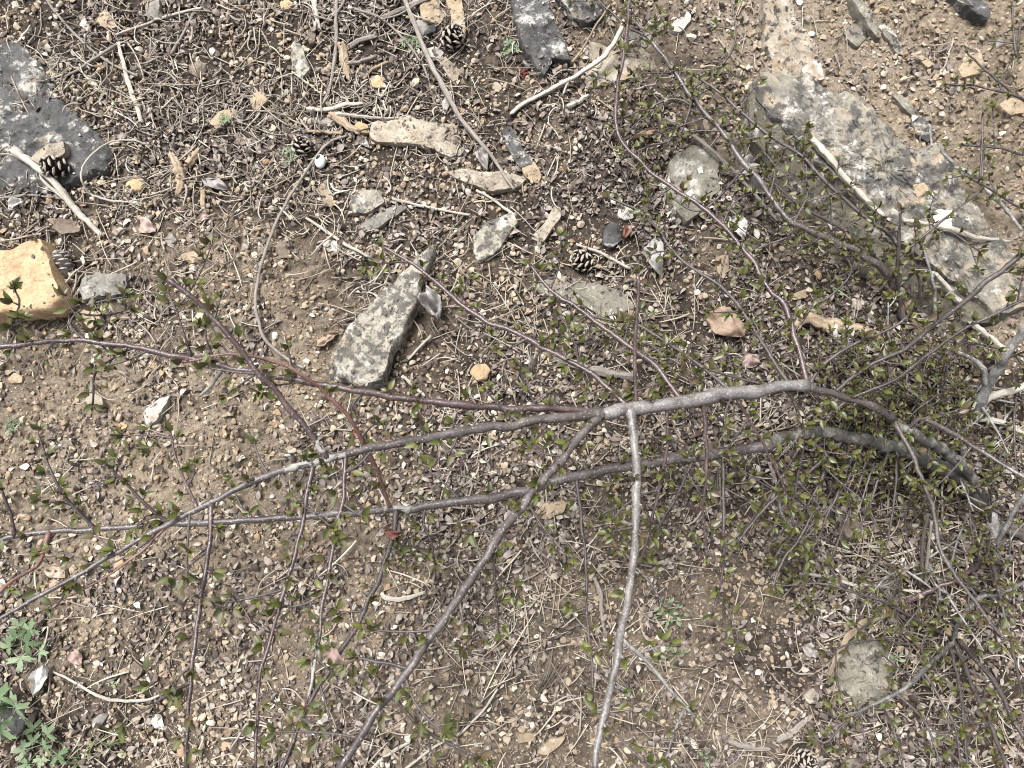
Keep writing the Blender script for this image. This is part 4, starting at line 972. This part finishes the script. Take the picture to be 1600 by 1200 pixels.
class Shrub:
    def __init__(self, label, u, v, leaf=(.009, .015), seed=1, cat='shrub', name='shrub'):
        p = onground(u, v, 0); p[2] -= .002; self.o = p; self.root = empty(name, p, label, cat)
        self.b = {}; self.lv = []; self.br = []; self.leaf = leaf; self.r = np.random.default_rng(seed)
    def cluster(self, pos, d, n, scl=1.0):
        r = self.r; a0 = r.uniform(0, 6.28)
        side = np.cross(d, [.1, .2, 1]); side /= np.linalg.norm(side) + 1e-9; s2 = np.cross(side, d)
        for k in range(n):
            a = a0 + k * 2.4 + r.uniform(-.4, .4); op = r.uniform(.35, 1.25)
            ax = d * math.cos(op) + (side * math.cos(a) + s2 * math.sin(a)) * math.sin(op) + np.array([0, 0, .1])
            ax /= np.linalg.norm(ax)
            z = np.array([0, 0, 1.]) - ax * ax[2] + r.normal(0, .35, 3); z -= ax * (z @ ax); z /= np.linalg.norm(z)
            y = np.cross(z, ax); l = (self.leaf[0] + (self.leaf[1] - self.leaf[0]) * r.random() ** 1.4) * scl * (1 if k < 3 else .65)
            self.lv.append((pos + ax * .001, np.stack([ax, y, z], 1), l))
        for k in range(r.integers(3, 7)):
            ax = d + r.normal(0, .8, 3); ax /= np.linalg.norm(ax); z = np.cross(ax, r.normal(0, 1, 3)); z /= np.linalg.norm(z)
            self.br.append((pos, np.stack([ax, np.cross(z, ax), z], 1), r.uniform(.003, .0065) * scl))
    def tube_obj(self, name, S, rad, mat, parent, extra=(), K=8):
        parts = [tubes(S[None], rad[None], K)] + list(extra)
        V, F = merge(parts)
        return obj(name, mesh(name, V - self.o, F, M[mat], True, tattr(S, K, sum(len(e[0]) for e in extra))), parent)
    def leaves_along(self, S, rad, step, n, start=.08, end=1.0, lead=True):
        """short spurs with a rosette of young leaves, alternately left and right"""
        r = self.r; d = np.concatenate([[0], np.cumsum(np.linalg.norm(np.diff(S, axis=0), axis=1))]); L = d[-1]
        spurs = []; s = L * start + r.uniform(0, step); sgn = 1
        while s < L * end:
            k = min(np.searchsorted(d, s), len(S) - 2); f = (s - d[k - 1]) / (d[k] - d[k - 1] + 1e-9) if k else 0
            p = S[k - 1] * (1 - f) + S[k] * f if k else S[0]; t = S[k + 1] - S[k - 1 if k else 0]; t /= np.linalg.norm(t)
            lat = np.cross([0, 0, 1.], t); lat /= np.linalg.norm(lat) + 1e-9; a = r.uniform(-.3, 1.2)
            o = lat * sgn * math.cos(a) + np.array([0, 0, 1]) * math.sin(a) + t * .5; o /= np.linalg.norm(o)
            l = rad[k] + r.uniform(.002, .007); q = p + o * l
            spurs.append(tubes(np.stack([p, p + o * l * .6, q])[None], np.array([[.0016, .0013, .0011]]) * min(1.3, .5 + rad[k] / .004), 5))
            if r.random() < .9: self.cluster(q, o, r.integers(n[0], n[1] + 1))
            s += step * r.choice([.35, .6, .8, 1.0, 1.5]); sgn = -sgn
        if lead:
            t = S[-1] - S[-3]; t /= np.linalg.norm(t); self.cluster(S[-1], t, r.integers(n[0], n[1] + 2))
        return spurs
    def branch(self, key, par, pts, w, z, mat='bark_red', step=.022, n=(3, 5), start=.06, sub=.075, sublen=(.025, .075), label=None, lead=True, crook=1.0):
        r = self.r; pl = np.array(pts, float).reshape(-1, 2)
        d = np.concatenate([[0], np.cumsum(np.hypot(*np.diff(pl, axis=0).T))]); f = d / d[-1]
        zz = np.interp(f, np.linspace(0, 1, np.size(z)), np.atleast_1d(z)) / 1000
        if par:
            PS, Pr = self.b[par][1:3]; uu = np.stack(proj(PS)[:2], -1); k0 = np.argmin(np.hypot(*(uu - pl[0]).T))
            zz = zz + (PS[k0, 2] - zz[0]) * (1 - f) ** 1.5
        C_ = np.array([P(a, b_, q) for (a, b_), q in zip(pl, zz)])
        if par: C_[0] = PS[k0]
        S = cr(C_, 10); t = np.concatenate([[0], np.cumsum(np.linalg.norm(np.diff(S, axis=0), axis=1))]); L = t[-1]; t = t / L
        m = max(12, int(L / .008)); tt = np.linspace(0, 1, m); S = np.stack([np.interp(tt, t, S[:, k]) for k in range(3)], -1)
        dep = proj(S)[2]; rad = np.interp(tt, np.linspace(0, 1, np.size(w)), w) * dep / FPX / 2 * .93
        sd = len(self.b) * 7 + 3; k = np.arange(m)
        wob = np.stack([fbm(k * .33, 0 * k + q, sd, sd, 3) for q in (0, 9, 5)], -1) * (np.minimum(.0022, .25 * rad + .0007) * crook)[:, None]
        wob *= np.clip(tt * 8, 0, 1)[:, None]; S = S + wob
        rad = rad * (1 + .10 * fbm(k * .5, 0 * k, sd, sd + 1, 3) + .16 * (fbm(k * .21, 0 * k, sd, sd + 2, 1) > .62))
        arc = tt * L
        for q in np.cumsum(r.uniform(.022, .05, int(L / .03))):
            rad = rad * (1 + r.uniform(.08, .24) * np.exp(-((arc - q) / .0045) ** 2))
        if par: rad[:3] *= [1.5, 1.3, 1.1]
        rad = np.maximum(rad, .0007)
        hz = HG(S[:, 0], S[:, 1]); S[:, 2] = np.maximum(S[:, 2], hz + rad * .6)
        ex = self.leaves_along(S, rad, step, n, start, lead=lead) if step else []
        o = self.tube_obj('branch', S, rad, mat, self.root, ex, 12 if rad.max() > .005 else 8)
        if label: o['label'] = label
        self.b[key] = (o, S, rad)
        if sub:
            s = L * start + r.uniform(.2, 1) * sub; sg = 1 if r.random() < .5 else -1
            while s < L * .97:
                kk = min(int(s / L * (m - 1)), m - 2); tg = S[kk + 1] - S[kk]; tg /= np.linalg.norm(tg)
                lat = np.cross([0, 0, 1.], tg); lat /= np.linalg.norm(lat); l = r.uniform(*sublen)
                dd = lat * sg * r.uniform(.6, 1) + tg * r.uniform(.2, .8) + np.array([0, 0, r.uniform(-.35, .45)]); dd /= np.linalg.norm(dd)
                bend = r.normal(0, .18, 3)
                q = np.array([S[kk], S[kk] + dd * l * .4, S[kk] + dd * l * .75 + bend * l * .3, S[kk] + dd * l + bend * l * .7])
                q[:, 2] = np.maximum(q[:, 2], HG(q[:, 0], q[:, 1]) + .004)
                T = cr(q, 6); rt = np.linspace(.0014, .0008, len(T)) * (.8 + .4 * min(rad[kk] / .004, 1.2))
                e2 = self.leaves_along(T, rt, max(.013, step * .7) if step else .02, (2, 4), .2)
                self.tube_obj('twig', T, rt, 'bark_twig' if mat != 'bark_grey' else mat, o, e2, 6)
                s += sub * r.uniform(.6, 1.5); sg = -sg
        return o
    def finish(self):
        pos = np.array([a[0] for a in self.lv]); rot = np.array([a[1] for a in self.lv]); sc = np.array([a[2] for a in self.lv])
        u, v, d = proj(pos); inn = (u > 0) & (u < 1600) & (v > 0) & (v < 1200)
        app = sc / d * inn * (.5 + np.abs(rot[:, 2, 2])); big = np.argsort(-app)[:100]; rest = np.setdiff1d(np.arange(len(pos)), big)
        for i in big:
            obj('leaf', LEAF_ME, self.root, pos[i] - self.o, Matrix(rot[i].tolist()).to_euler(), sc[i])
        V, F = inst(LV, LF, pos[rest] - self.o, rot[rest], sc[rest])
        tag(obj('leaves', mesh('leaves', V, F, M['leaf'], True, {'edge': np.tile(LE, len(rest))}), self.root), kind='stuff')
        bp = np.array([a[0] for a in self.br]); br_ = np.array([a[1] for a in self.br]); bs = np.array([a[2] for a in self.br])
        V, F = inst(BV, BF, bp - self.o, br_, bs)
        tag(obj('bud_leaves', mesh('bud_leaves', V, F, M['bronze'], True), self.root), kind='stuff')
        print('shrub', len(self.b), 'branches', len(pos), 'leaves')

s = Shrub("large sprawling shrub with grey-brown and reddish branches reaching left across the picture", 1552, 800, (.0085, .0170), 3)
B = s.branch
B('A0', None, [1545,790,1515,742,1470,700,1430,680,1404,664,1384,640], (15,16,17,18,16,8), (20,60,120,170,190), 'bark_moss', step=.06, n=(2,4), sub=.13, label="greenish grey base of the upper limb", lead=False, start=.4)
B('An', 'A0', [1396,656,1380,642,1330,624,1290,612,1262,605], (14,12,11,12,15), (185,205,222), 'bark_twig', step=.03, n=(2,4), sub=.08, lead=False, start=.2)
B('A', 'An', [1264,604,1252,602,1190,608,1100,622,1040,632,985,637,938,646], (15,19,22,23,22,20,17), (222,240,260), 'bark_silver', step=.05, n=(2,4), sub=.13, label="thick silvery grey limb", lead=False, start=.1)
B('A1', 'A', [942,645,880,652,800,664,680,681,560,706,490,724,430,738,370,764,310,796,250,827,190,858,130,893,70,928,-10,972], (15,15,14,14,12,11,9,7,6), (260,330,400,440,480), 'bark_main', .045, n=(2,4), sub=.06)
B('A2', 'A', [990,636,930,641,870,641,760,636,640,624,520,606,430,588,380,578,300,562,260,553,200,541,150,534,90,532,50,537,-10,545], (10,11,12,11,11,10,9,9,8,8), (262,300,330,360,390), 'bark_red', .04, sub=.06)
B('A3', 'A', [940,648,900,690,858,742,800,808,750,880,712,940,660,1012,610,1085,570,1142,530,1204], (12,14,15,14,14,13,12), (262,330,390,440,480), 'bark_main', .035, sub=.06)
B('A4', 'A', [988,638,990,672,993,752,995,830,988,900,974,970,962,1040,946,1110,929,1204], (15,15,14,13,12,12,11), (262,300,350,400,430), 'bark_silver', .035, sub=.07)
B('Bm', None, [1560,832,1542,792,1512,757,1480,735,1440,715,1400,699,1350,687,1290,678,1240,681,1195,694], (22,22,23,22,22,20,19), (5,40,80,100,120), 'bark_moss', .05, n=(2,4), sub=.09, label="greenish grey base of the lower limb", start=.2, lead=False)
B('Bl', 'Bm', [1198,693,1180,699,1100,711,1000,727,900,745,800,771,700,788,622,797,540,803,450,808,350,815,260,819,150,827,60,833,-10,844], (18,17,16,15,14,12,11,10,9,8), (125,160,190,220,250,280), 'bark_main', .05, n=(2,4), sub=.075, label="lower brown limb", start=.05)
B('A5', 'A1', [508,716,486,678,455,640,420,602,390,566,352,518,315,478,262,434], (9,9,9,8,8), (400,430,460), 'bark_red', .026, sub=.06, start=.3)
B('A6', 'A1', [489,724,482,762,474,810,454,890,434,955,418,1012,405,1078,398,1204], (7,7,6,5), (400,420,440), 'bark_red', .024)
B('A7', 'A1', [545,712,536,780,526,822,514,890,504,950,496,1010,487,1060,479,1104], (6,7,6,4), (380,400,420), 'bark_red', .024)
B('B1', 'Bl', [622,797,615,840,604,872,584,922,562,968,545,996,518,1042,488,1092,468,1132,440,1204], (8,8,8,7,7), (220,270,320), 'bark_twig', .026)
B('B2', 'Bl', [614,796,592,742,572,700,548,658,510,616,470,583,415,562,362,553,285,566], (6,7,7,6,4), (220,330,400,420), 'bark_bright', .05, label="bright reddish branch")
B('A8', 'A1', [330,786,327,850,313,940,305,1000,300,1060,294,1120,291,1204], (8,8,7,6), (440,450,460), 'bark_red', .024)
B('A9', 'A1', [262,820,215,868,152,910,80,945], (5,4,3), (430,440,440), 'bark_bright', .04)
B('l1', 'Bl', [150,828,110,786,78,735,58,672], (5,5,3), (270,290,300), 'bark_twig', .02)
B('l2', 'Bl', [268,818,240,800,202,762,165,724], (5,5,3), (260,270,280), 'bark_twig', .02)
B('l3', 'A1', [304,796,282,732,264,674], (5,5,3), (430,400,380), 'bark_red', .03)
B('l4', 'A2', [300,562,290,528,276,485,262,455], (5,4,3), (370,380,380), 'bark_red', .03)
B('l5', 'Bl', [75,832,60,880,30,902,-8,930], (6,6,5), (280,310,340), 'bark_bright', .04)
B('l6', 'Bl', [22,840,14,795,-6,748], (6,5,4), (290,300,310), 'bark_red', .03)
B('l7', 'A2', [212,543,178,560,150,580,146,632], (5,4,3), (390,360,320), 'bark_twig', .022)
B('l8', 'A2', [130,533,110,505,140,478,200,462], (4,4,3), (385,350,330), 'bark_twig', .02)
B('l9', 'A2', [40,538,20,512,30,478,22,452], (4,4,3), (395,410,420), 'bark_twig', .018)
B('l10', 'A8', [300,1060,262,1085,225,1110,192,1132], (5,4,3), (460,430,410), 'bark_twig', .03)
B('l11', 'A2', [355,573,335,595,312,620], (6,6,5), (360,330,300), 'bark_grey', 0, sub=0, label="short grey broken side shoot")
B('u1', 'A', [986,628,930,586,880,560,832,533,790,512,758,502,720,476,680,441,640,410,596,384], (9,9,8,6,5), (262,240,220,200,180), 'bark_red', .024)
B('u2', 'A', [1062,618,1022,570,982,541,940,511,900,480,872,464,850,440,828,412], (9,9,7,5), (250,220,200,180), 'bark_red', .024)
B('u3', 'A', [994,632,992,560,996,480,997,428], (6,6,5), (262,280,300), 'bark_red', .045, sub=0)
B('u4', 'A', [1262,600,1247,542,1226,482,1200,450,1172,402,1140,366,1100,326,1060,300,1010,262,976,226,962,190,965,130,978,62,984,-8], (9,8,7,6,6,5), (240,200,160,130,100), 'bark_red', .024)
B('u5', 'A', [1230,604,1196,545,1162,490,1130,452,1098,430,1060,402,1030,362,998,330,952,308], (7,6,5,4), (230,180,130,90), 'bark_twig', .024)
B('u6', 'A', [1142,612,1080,560,1030,528,990,504,952,500,905,488], (6,5,4), (245,180,120), 'bark_twig', .022)
B('u7', 'A', [1120,618,1082,582,1040,556,1002,530,960,505], (5,4,3), (245,200,150), 'bark_twig', .022)
B('u8', 'A', [1212,604,1150,590,1090,572,1048,552,1000,535], (5,4,3), (240,150,90), 'bark_twig', .022)
B('d1', 'A', [1046,632,1042,690,1035,740,1022,800,1010,848,998,886], (6,6,5,4), (245,220,200), 'bark_red', .026)
B('d2', 'A', [1099,624,1105,700,1104,752,1099,802,1104,872], (7,6,5,4), (245,220,190), 'bark_red', .028)
B('d3', 'A', [1145,616,1180,672,1202,712,1218,745,1236,802,1240,824], (6,5,4), (240,200,160), 'bark_red', .026)
B('d4', 'A', [1225,604,1246,640,1256,680,1248,740,1236,800], (5,5,3), (235,170,120), 'bark_twig', .024)
B('e1', 'Bl', [902,746,910,830,916,900,917,950,926,1050,926,1096], (6,5,4,4), (170,190,200), 'bark_twig', .03)
B('e2', 'Bl', [955,738,962,800,961,862], (5,4,3), (165,150,140), 'bark_twig', .03)
B('e3', 'Bl', [1082,716,1060,770,1022,832,1000,862], (5,4,3), (140,130,110), 'bark_twig', .026)
B('e4', 'Bl', [1132,706,1131,830,1128,900,1112,962], (6,5,4), (130,140,120), 'bark_twig', .028)
B('e5', 'A4', [980,1000,1010,1030,1050,1080,1085,1122], (6,6,5), (400,380,360), 'bark_grey', .035)
B('e6', 'A3', [624,1092,658,1138,700,1162,762,1192], (6,6,5), (440,430,430), 'bark_twig', .03)
B('e7', 'A3', [638,1034,600,1036,560,1030,540,1040], (5,5,4), (430,430,430), 'bark_twig', .03, sub=0)
B('e8', 'Bl', [665,792,662,820,675,850,680,882], (5,4,3), (215,200,180), 'bark_twig', .024)
B('e9', 'A3', [772,848,770,880,775,930,780,990], (5,4,3), (390,350,320), 'bark_twig', .024)
B('r1', 'Bm', [1240,682,1292,710,1230,760,1190,800,1150,850], (5,5,4), (100,120,120), 'bark_twig', .024)
B('r2', 'Bm', [1300,680,1282,760,1256,830,1222,880,1205,920], (6,5,4), (95,120,120), 'bark_twig', .024)
B('r3', 'Bm', [1350,688,1330,740,1290,800,1240,850], (5,4,3), (90,110,110), 'bark_twig', .024)
for q, (u0, u1, v1) in enumerate([(1262, 1150, 842), (1318, 1210, 872), (1338, 1250, 905), (1365, 1300, 868), (1392, 1340, 842), (1410, 1385, 860)]):
    B('rr%d' % q, 'Bm', [u0, 682, (u0 * .55 + u1 * .45), 682 * .5 + v1 * .5, u1, v1], (5,4,3), (95,110,90), 'bark_twig', .05, n=(2,3), sub=.12)
B('r4', 'Bl', [1195,698,1212,750,1222,800,1238,826], (6,5,6), (130,110,80), 'bark_grey', 0, sub=0, label="dead grey twig end")
B('tip', 'A0', [1398,660,1414,690,1436,736,1456,792,1466,852,1500,910,1530,950,1562,990,1582,1003], (7,7,7,7,6,5), (215,230,250,260), 'bark_twig', .04, sub=.08, sublen=(.02, .045))
B('c1', 'An', [1300,614,1350,576,1420,540,1480,492,1540,442,1612,384], (5,6,7,9,9), (220,260,320,360), 'bark_twig', .03, label="purplish cane crossing in front of the ridge")
B('c2', 'An', [1330,624,1400,592,1460,546,1530,502,1612,462], (4,5,5,5), (220,260,300), 'bark_twig', .026)
B('c3', 'A', [1262,604,1290,568,1340,535,1384,518,1420,492], (6,5,4), (230,240,240), 'bark_twig', .024)
B('c4', 'A0', [1415,668,1440,655,1490,676,1535,706,1612,752], (5,7,7,7), (180,240,280,300), 'bark_main', .04, sub=.1)
s.finish(); MAIN = s

s = Shrub("small-leaved spreading shrub over the lichen-crusted ridge in the upper right", 1410, 500, (.0085, .0145), 11)
B = s.branch
B('t', None, [1412,504,1404,470,1384,430,1350,400,1300,375,1242,350,1200,300,1160,252,1120,196,1072,140,1040,92,980,20], (11,11,10,9,8,7,6,5), (8,70,110,100,80,70,60), 'bark_main', .026, sub=.06)
B('t1', None, [1406,500,1404,470,1403,400,1408,328], (7,7,6,4), (10,60,110,140), 'bark_twig', .028, sub=.06)
B('t2', 't1', [1405,385,1390,365,1340,330,1290,282,1250,241,1190,202,1130,150,1085,118], (5,6,5,4), (110,110,100,70), 'bark_twig', .022, sub=.05)
B('t3', 't', [1400,455,1370,405,1320,362,1246,318,1205,282,1190,262], (5,5,4,3), (110,105,95), 'bark_twig', .022, sub=.055)
B('t4', 't', [1352,402,1300,395,1250,372,1200,382,1150,402], (4,4,3), (80,85,60), 'bark_twig', .022)
B('t5', 't', [1122,198,1062,155,1010,170,950,190], (4,4,3), (60,50,40), 'bark_twig', .022)
B('t6', 't', [1074,143,1120,110,1150,60,1142,-5], (4,4,3), (55,60,60), 'bark_twig', .022)
B('t7', 't', [1164,256,1130,300,1090,330,1050,310], (4,4,3), (60,50,40), 'bark_twig', .02)
B('t8', 't', [1242,352,1262,300,1256,240,1265,200], (4,3,3), (85,95,95), 'bark_twig', .022)
B('t9', 't', [1085,158,1060,210,1010,230,975,245], (4,4,3), (55,45,40), 'bark_twig', .02)
B('t10', 't', [1012,60,980,40,945,10,930,-8], (4,4,3), (50,45,40), 'bark_twig', .018)
B('t11', 't1', [1405,400,1440,372,1480,338,1530,300], (4,4,3), (110,120,120), 'bark_twig', .028)
B('t12', 't1', [1408,450,1434,420,1450,380,1478,360,1530,392], (4,4,3), (90,110,110), 'bark_twig', .028)
B('t13', None, [1460,512,1461,462,1452,420,1440,380], (6,5,3), (8,60,100), 'bark_grey', .035)
B('t14', None, [1420,503,1436,462,1432,420,1422,385], (5,4,3), (8,60,100), 'bark_twig', .03)
B('t15', 't', [1205,308,1210,260,1180,220,1165,170], (4,3,3), (70,80,80), 'bark_twig', .022)
B('t16', 't', [1300,376,1330,420,1300,460,1262,480], (4,3,3), (85,80,60), 'bark_twig', .024)
s.finish()

s = Shrub("sparse thin twigs reaching in from the right edge over bare sand at the top right", 1640, 200, (.008, .013), 17)
B = s.branch
B('a', None, [1640,190,1600,158,1560,142,1520,134,1476,130], (6,5,4,3), (5,60,60,50), 'bark_twig', .04, sub=.09)
B('b', 'a', [1600,156,1570,135,1530,100,1512,84], (4,4,3), (60,60,60), 'bark_twig', .035, sub=.09)
B('c', None, [1640,220,1600,240,1560,231,1505,226,1480,226], (5,4,3), (5,50,40), 'bark_twig', .03, sub=.07)
B('d', 'c', [1534,229,1532,280,1536,182,1540,160], (4,3,3), (50,60,60), 'bark_twig', .03, sub=.08)
B('e', None, [1622,60,1596,30,1588,90,1580,-6], (4,4,3), (10,60,70), 'bark_twig', .04, sub=.1)
B('f', None, [1640,330,1590,322,1540,290,1500,270], (5,4,3), (5,60,60), 'bark_twig', .024, sub=.06)
s.finish()

s = Shrub("dark fan of thin leafy stems in the lower right corner", 1490, 1002, (.009, .0140), 23)
B = s.branch
B('a', None, [1490,1004,1462,1030,1432,1058,1400,1085,1350,1107,1318,1118], (8,8,7,6,3), (6,60,80,80,70), 'bark_moss', .04, sub=.07)
B('b', None, [1492,1004,1520,1072,1548,1135,1576,1204], (8,7,7), (6,90,160), 'bark_twig', .03, sub=.08)
B('c', None, [1498,1000,1548,1058,1586,1128,1612,1168], (8,8,7), (6,90,140), 'bark_twig', .03, sub=.08)
B('d', None, [1484,1008,1500,1080,1506,1140,1513,1204], (5,5,4), (6,80,130), 'bark_twig', .028, sub=.08)
B('e', 'a', [1444,1048,1468,1090,1490,1132,1502,1204], (5,4,4), (60,90,130), 'bark_twig', .028, sub=.08)
B('f', None, [1488,1000,1504,965,1530,932,1562,930,1612,905], (7,7,7,6), (6,50,80,90), 'bark_moss', .05, sub=.08)
B('g', None, [1540,850,1560,920,1580,1002,1596,1082], (5,6,5,4), (5,120,140,140), 'bark_twig', .028, sub=.08)
B('h', None, [1484,996,1420,962,1370,936,1320,921,1280,912,1208,916], (6,5,4,3), (6,50,60,50), 'bark_twig', .02, sub=.05)
B('i', 'a', [1402,1084,1440,1120,1460,1160,1470,1204], (4,4,3), (70,90,100), 'bark_twig', .026, sub=.07)
B('j', 'a', [1360,1104,1320,1130,1290,1160,1270,1150], (5,4,3), (70,60,50), 'bark_twig', .018, sub=.04)
B('k', 'h', [1320,921,1290,880,1235,872,1205,880], (4,3,3), (55,60,50), 'bark_twig', .02, sub=.05)
B('l', None, [1470,1000,1450,1010,1360,1000,1290,1020], (4,3,3), (6,40,40), 'bark_twig', .03, sub=.07)
B('m', None, [1378,1102,1400,1150,1412,1204], (4,4,3), (20,60,70), 'bark_twig', .03, sub=.07)
s.finish()

s = Shrub("dense tangle of fine grey twigs with tiny leaves in front of the right edge", 1530, 770, (.006, .0115), 53)
B = s.branch; q_ = np.random.default_rng(77)
for k in range(62):
    u0, v0 = q_.uniform(1390, 1590), q_.uniform(560, 960); a = q_.uniform(0, 6.28); l = q_.uniform(60, 170); b = a + q_.normal(0, .35)
    z0 = q_.uniform(5, 60)
    B('k%d' % k, None, [u0, v0, u0 + math.cos(a) * l * .5, v0 + math.sin(a) * l * .5, u0 + math.cos(a) * l * .5 + math.cos(b) * l * .5, v0 + math.sin(a) * l * .5 + math.sin(b) * l * .5],
      (4.5, 3.5, 2), (z0 * .3, z0, q_.uniform(10, 120)), ['bark_twig', 'bark_grey', 'bark_twig', 'bark_grey'][k % 4], [.026, 0, .04, 0][k % 4], n=(2, 4), sub=[.05, .06, .06, 0][k % 4], sublen=(.02, .05))
for k in range(40):
    u0, v0 = q_.uniform(1330, 1560), q_.uniform(500, 730); a = q_.uniform(2.2, 3.6); l = q_.uniform(60, 150); b = a + q_.normal(0, .3); z0 = q_.uniform(30, 140)
    B('m%d' % k, None, [u0, v0, u0 + math.cos(a) * l * .5, v0 + math.sin(a) * l * .5, u0 + (math.cos(a) + math.cos(b)) * l * .5, v0 + (math.sin(a) + math.sin(b)) * l * .5],
      (4, 3, 2), (z0 * .15, z0, z0 + q_.uniform(-10, 40)), 'bark_twig', .022, n=(2, 4), sub=.045, sublen=(.02, .045))
s.finish()

s = Shrub("grey dead stump with forked bare limbs at the right edge", 1526, 655, seed=31, name='dead_stump', cat='stump')
B = s.branch
def bare(key, par, pts, w, z, mat='bark_grey', label=None): B(key, par, pts, w, z, mat, step=0, sub=0, label=label, lead=False, crook=1.6)
bare('a', None, [1526,655,1535,625,1548,598,1560,568,1580,545,1612,508], (18,17,14,13,13), (4,70,130,170))
bare('b', 'a', [1544,606,1535,580,1528,568,1512,556,1497,550], (9,9,6), (60,90,90))
bare('c', None, [1518,662,1530,640,1555,616,1580,607,1612,600], (8,12,11,9), (8,30,50,60), 'bleach', "bleached barkless limb")
bare('d', None, [1524,656,1560,657,1580,668,1612,684], (7,8,6,5), (6,20,30,40), 'bleach', "white bare side limb")
bare('e', 'a', [1536,624,1520,640,1516,665,1512,660], (5,4,3), (40,30,20), 'bleach')
s.lv.append((s.o, np.eye(3), .001)); s.br.append((s.o, np.eye(3), .001))
s.lv.clear(); s.br.clear()

s = Shrub("dark mossy stem base and roots at the right edge below the dead stump", 1550, 830, seed=37, name='root_stock', cat='root')
B = s.branch
bare('a', None, [1546,780,1552,812,1556,850,1548,880], (20,18,14,9), (10,25,15,4), 'bark_grey')
bare('b', None, [1552,812,1580,828,1612,842], (18,20,22), (8,20,10), 'darkwood')
bare('c', None, [1500,765,1530,785,1550,810], (18,20,18), (4,20,10), 'darkwood')
bare('d', None, [1556,850,1575,815,1590,790,1606,765], (7,7,6), (20,70,110), 'bark_grey')
bare('e', None, [1470,742,1450,770,1452,800], (6,5,4), (12,30,40), 'darkwood')

s = Shrub("broken twig with an orange bare end slanting in straw at the lower right", 1530, 884, seed=41, name='broken_twig', cat='twig')
B = s.branch
bare('a', None, [1530,884,1500,905,1468,918,1440,930,1412,940], (7,8,7,8,8), (30,45,40,20), 'bark_red')
bare('tip', 'a', [1440,930,1425,935,1410,941], (8,8,7), (28,20,14), 'tanwood', "orange bare broken end")

def crust(branch, S, rad, o, u, v, n=5):
    k = int(np.argmin(np.hypot(*(np.stack(proj(S)[:2], -1) - [u, v]).T))); a, b = max(k - n, 1), min(k + n, len(S) - 1)
    Q = cr(S[a:b], 4); q = np.interp(np.linspace(0, 1, len(Q)), np.linspace(0, 1, b - a), rad[a:b])
    V, F = tubes(Q[None], q[None], 14); m = len(Q) * 14
    c_ = np.concatenate([Q.repeat(14, 0), Q[[0, -1]]]); d = V - c_
    e = np.concatenate([np.abs(np.linspace(-1, 1, len(Q))).repeat(14), [1, 1]])
    f = 1.06 + .22 * fbm(V[:, 0] / .006, V[:, 1] / .006, V[:, 2] / .006, 9, 3) - .16 * e ** 3
    obj('lichen_crust', mesh('lichen_crust', c_ + d * f[:, None] - o, F, M['crust']), branch)
for key, u, v, n in (('A1', 486, 722, 5), ('A5', 504, 708, 3), ('Bl', 622, 797, 3), ('A7', 482, 1090, 5)):
    crust(*MAIN.b[key], MAIN.o, u, v, n)

# dried leaves caught on the branches
for lab, u, v, L, a, z in [("russet dried leaf caught on the limb between the two middle branches", 560, 678, 22, 40, 250), ("dark red dried leaf caught where the dark stem leaves the lower limb", 614, 832, 26, 10, 225), ("pinkish dried leaf caught low on the dark stem at the bottom left of the middle", 526, 1026, 30, 60, 285)]:
    p = P(u, v, z / 1000); V, F, e = leaf_tmpl(.7, .7, .5, 12, 8, 1, int(u), .8); V = V.copy(); V[:, 0] -= .5
    o = obj('dead_leaf', mesh('dead_leaf', V * L * .0009, F, M['lf_red' if z < 280 else 'lf_pink']), None, p, (.3, .2, R(-a))); tag(o, lab, 'dead leaf')

# ------------------------------------------------------------------ camera, light
cam = bpy.data.cameras.new('camera'); co = bpy.data.objects.new('camera', cam); COL.objects.link(co)
co.location = CAM.tolist(); co.rotation_euler = (TILT, 0, 0)
cam.sensor_width = 36; cam.sensor_fit = 'HORIZONTAL'; cam.lens = FPX / 1600 * 36; cam.clip_start = .05; cam.clip_end = 100
cam.dof.use_dof = True; cam.dof.focus_distance = 1.12; cam.dof.aperture_fstop = 9.0
scene.camera = co
EL, AZ = R(62), R(128)          # sun high at the upper left of the picture; AZ measured from +x towards +y
w = bpy.data.worlds.new('World'); scene.world = w; w.use_nodes = True
nt = w.node_tree; bg = nt.nodes['Background']
sky = nt.nodes.new('ShaderNodeTexSky'); sky.sky_type = 'NISHITA'; sky.sun_disc = False
sky.sun_elevation = EL; sky.sun_rotation = math.pi / 2 - AZ; sky.air_density = 1.0; sky.dust_density = 3.0
hs = nt.nodes.new('ShaderNodeHueSaturation'); hs.inputs['Saturation'].default_value = .12     # white overcast
nt.links.new(sky.outputs[0], hs.inputs['Color']); nt.links.new(hs.outputs[0], bg.inputs['Color']); bg.inputs['Strength'].default_value = .085
sl = bpy.data.lights.new('sun', 'SUN'); sl.energy = 2.8; sl.angle = R(26); sl.color = (1, .985, .985)
so = bpy.data.objects.new('sun', sl); COL.objects.link(so)
so.rotation_euler = Vector((math.cos(AZ) * math.cos(EL), math.sin(AZ) * math.cos(EL), math.sin(EL))).to_track_quat('Z', 'Y').to_euler()
so.location = (0, 0, 3)
scene.cycles.pixel_filter_type = 'BLACKMAN_HARRIS'; scene.cycles.filter_width = 1.0
scene.view_settings.view_transform = 'Standard'; scene.view_settings.look = 'None'
scene.view_settings.exposure = 1.88; scene.view_settings.gamma = 1
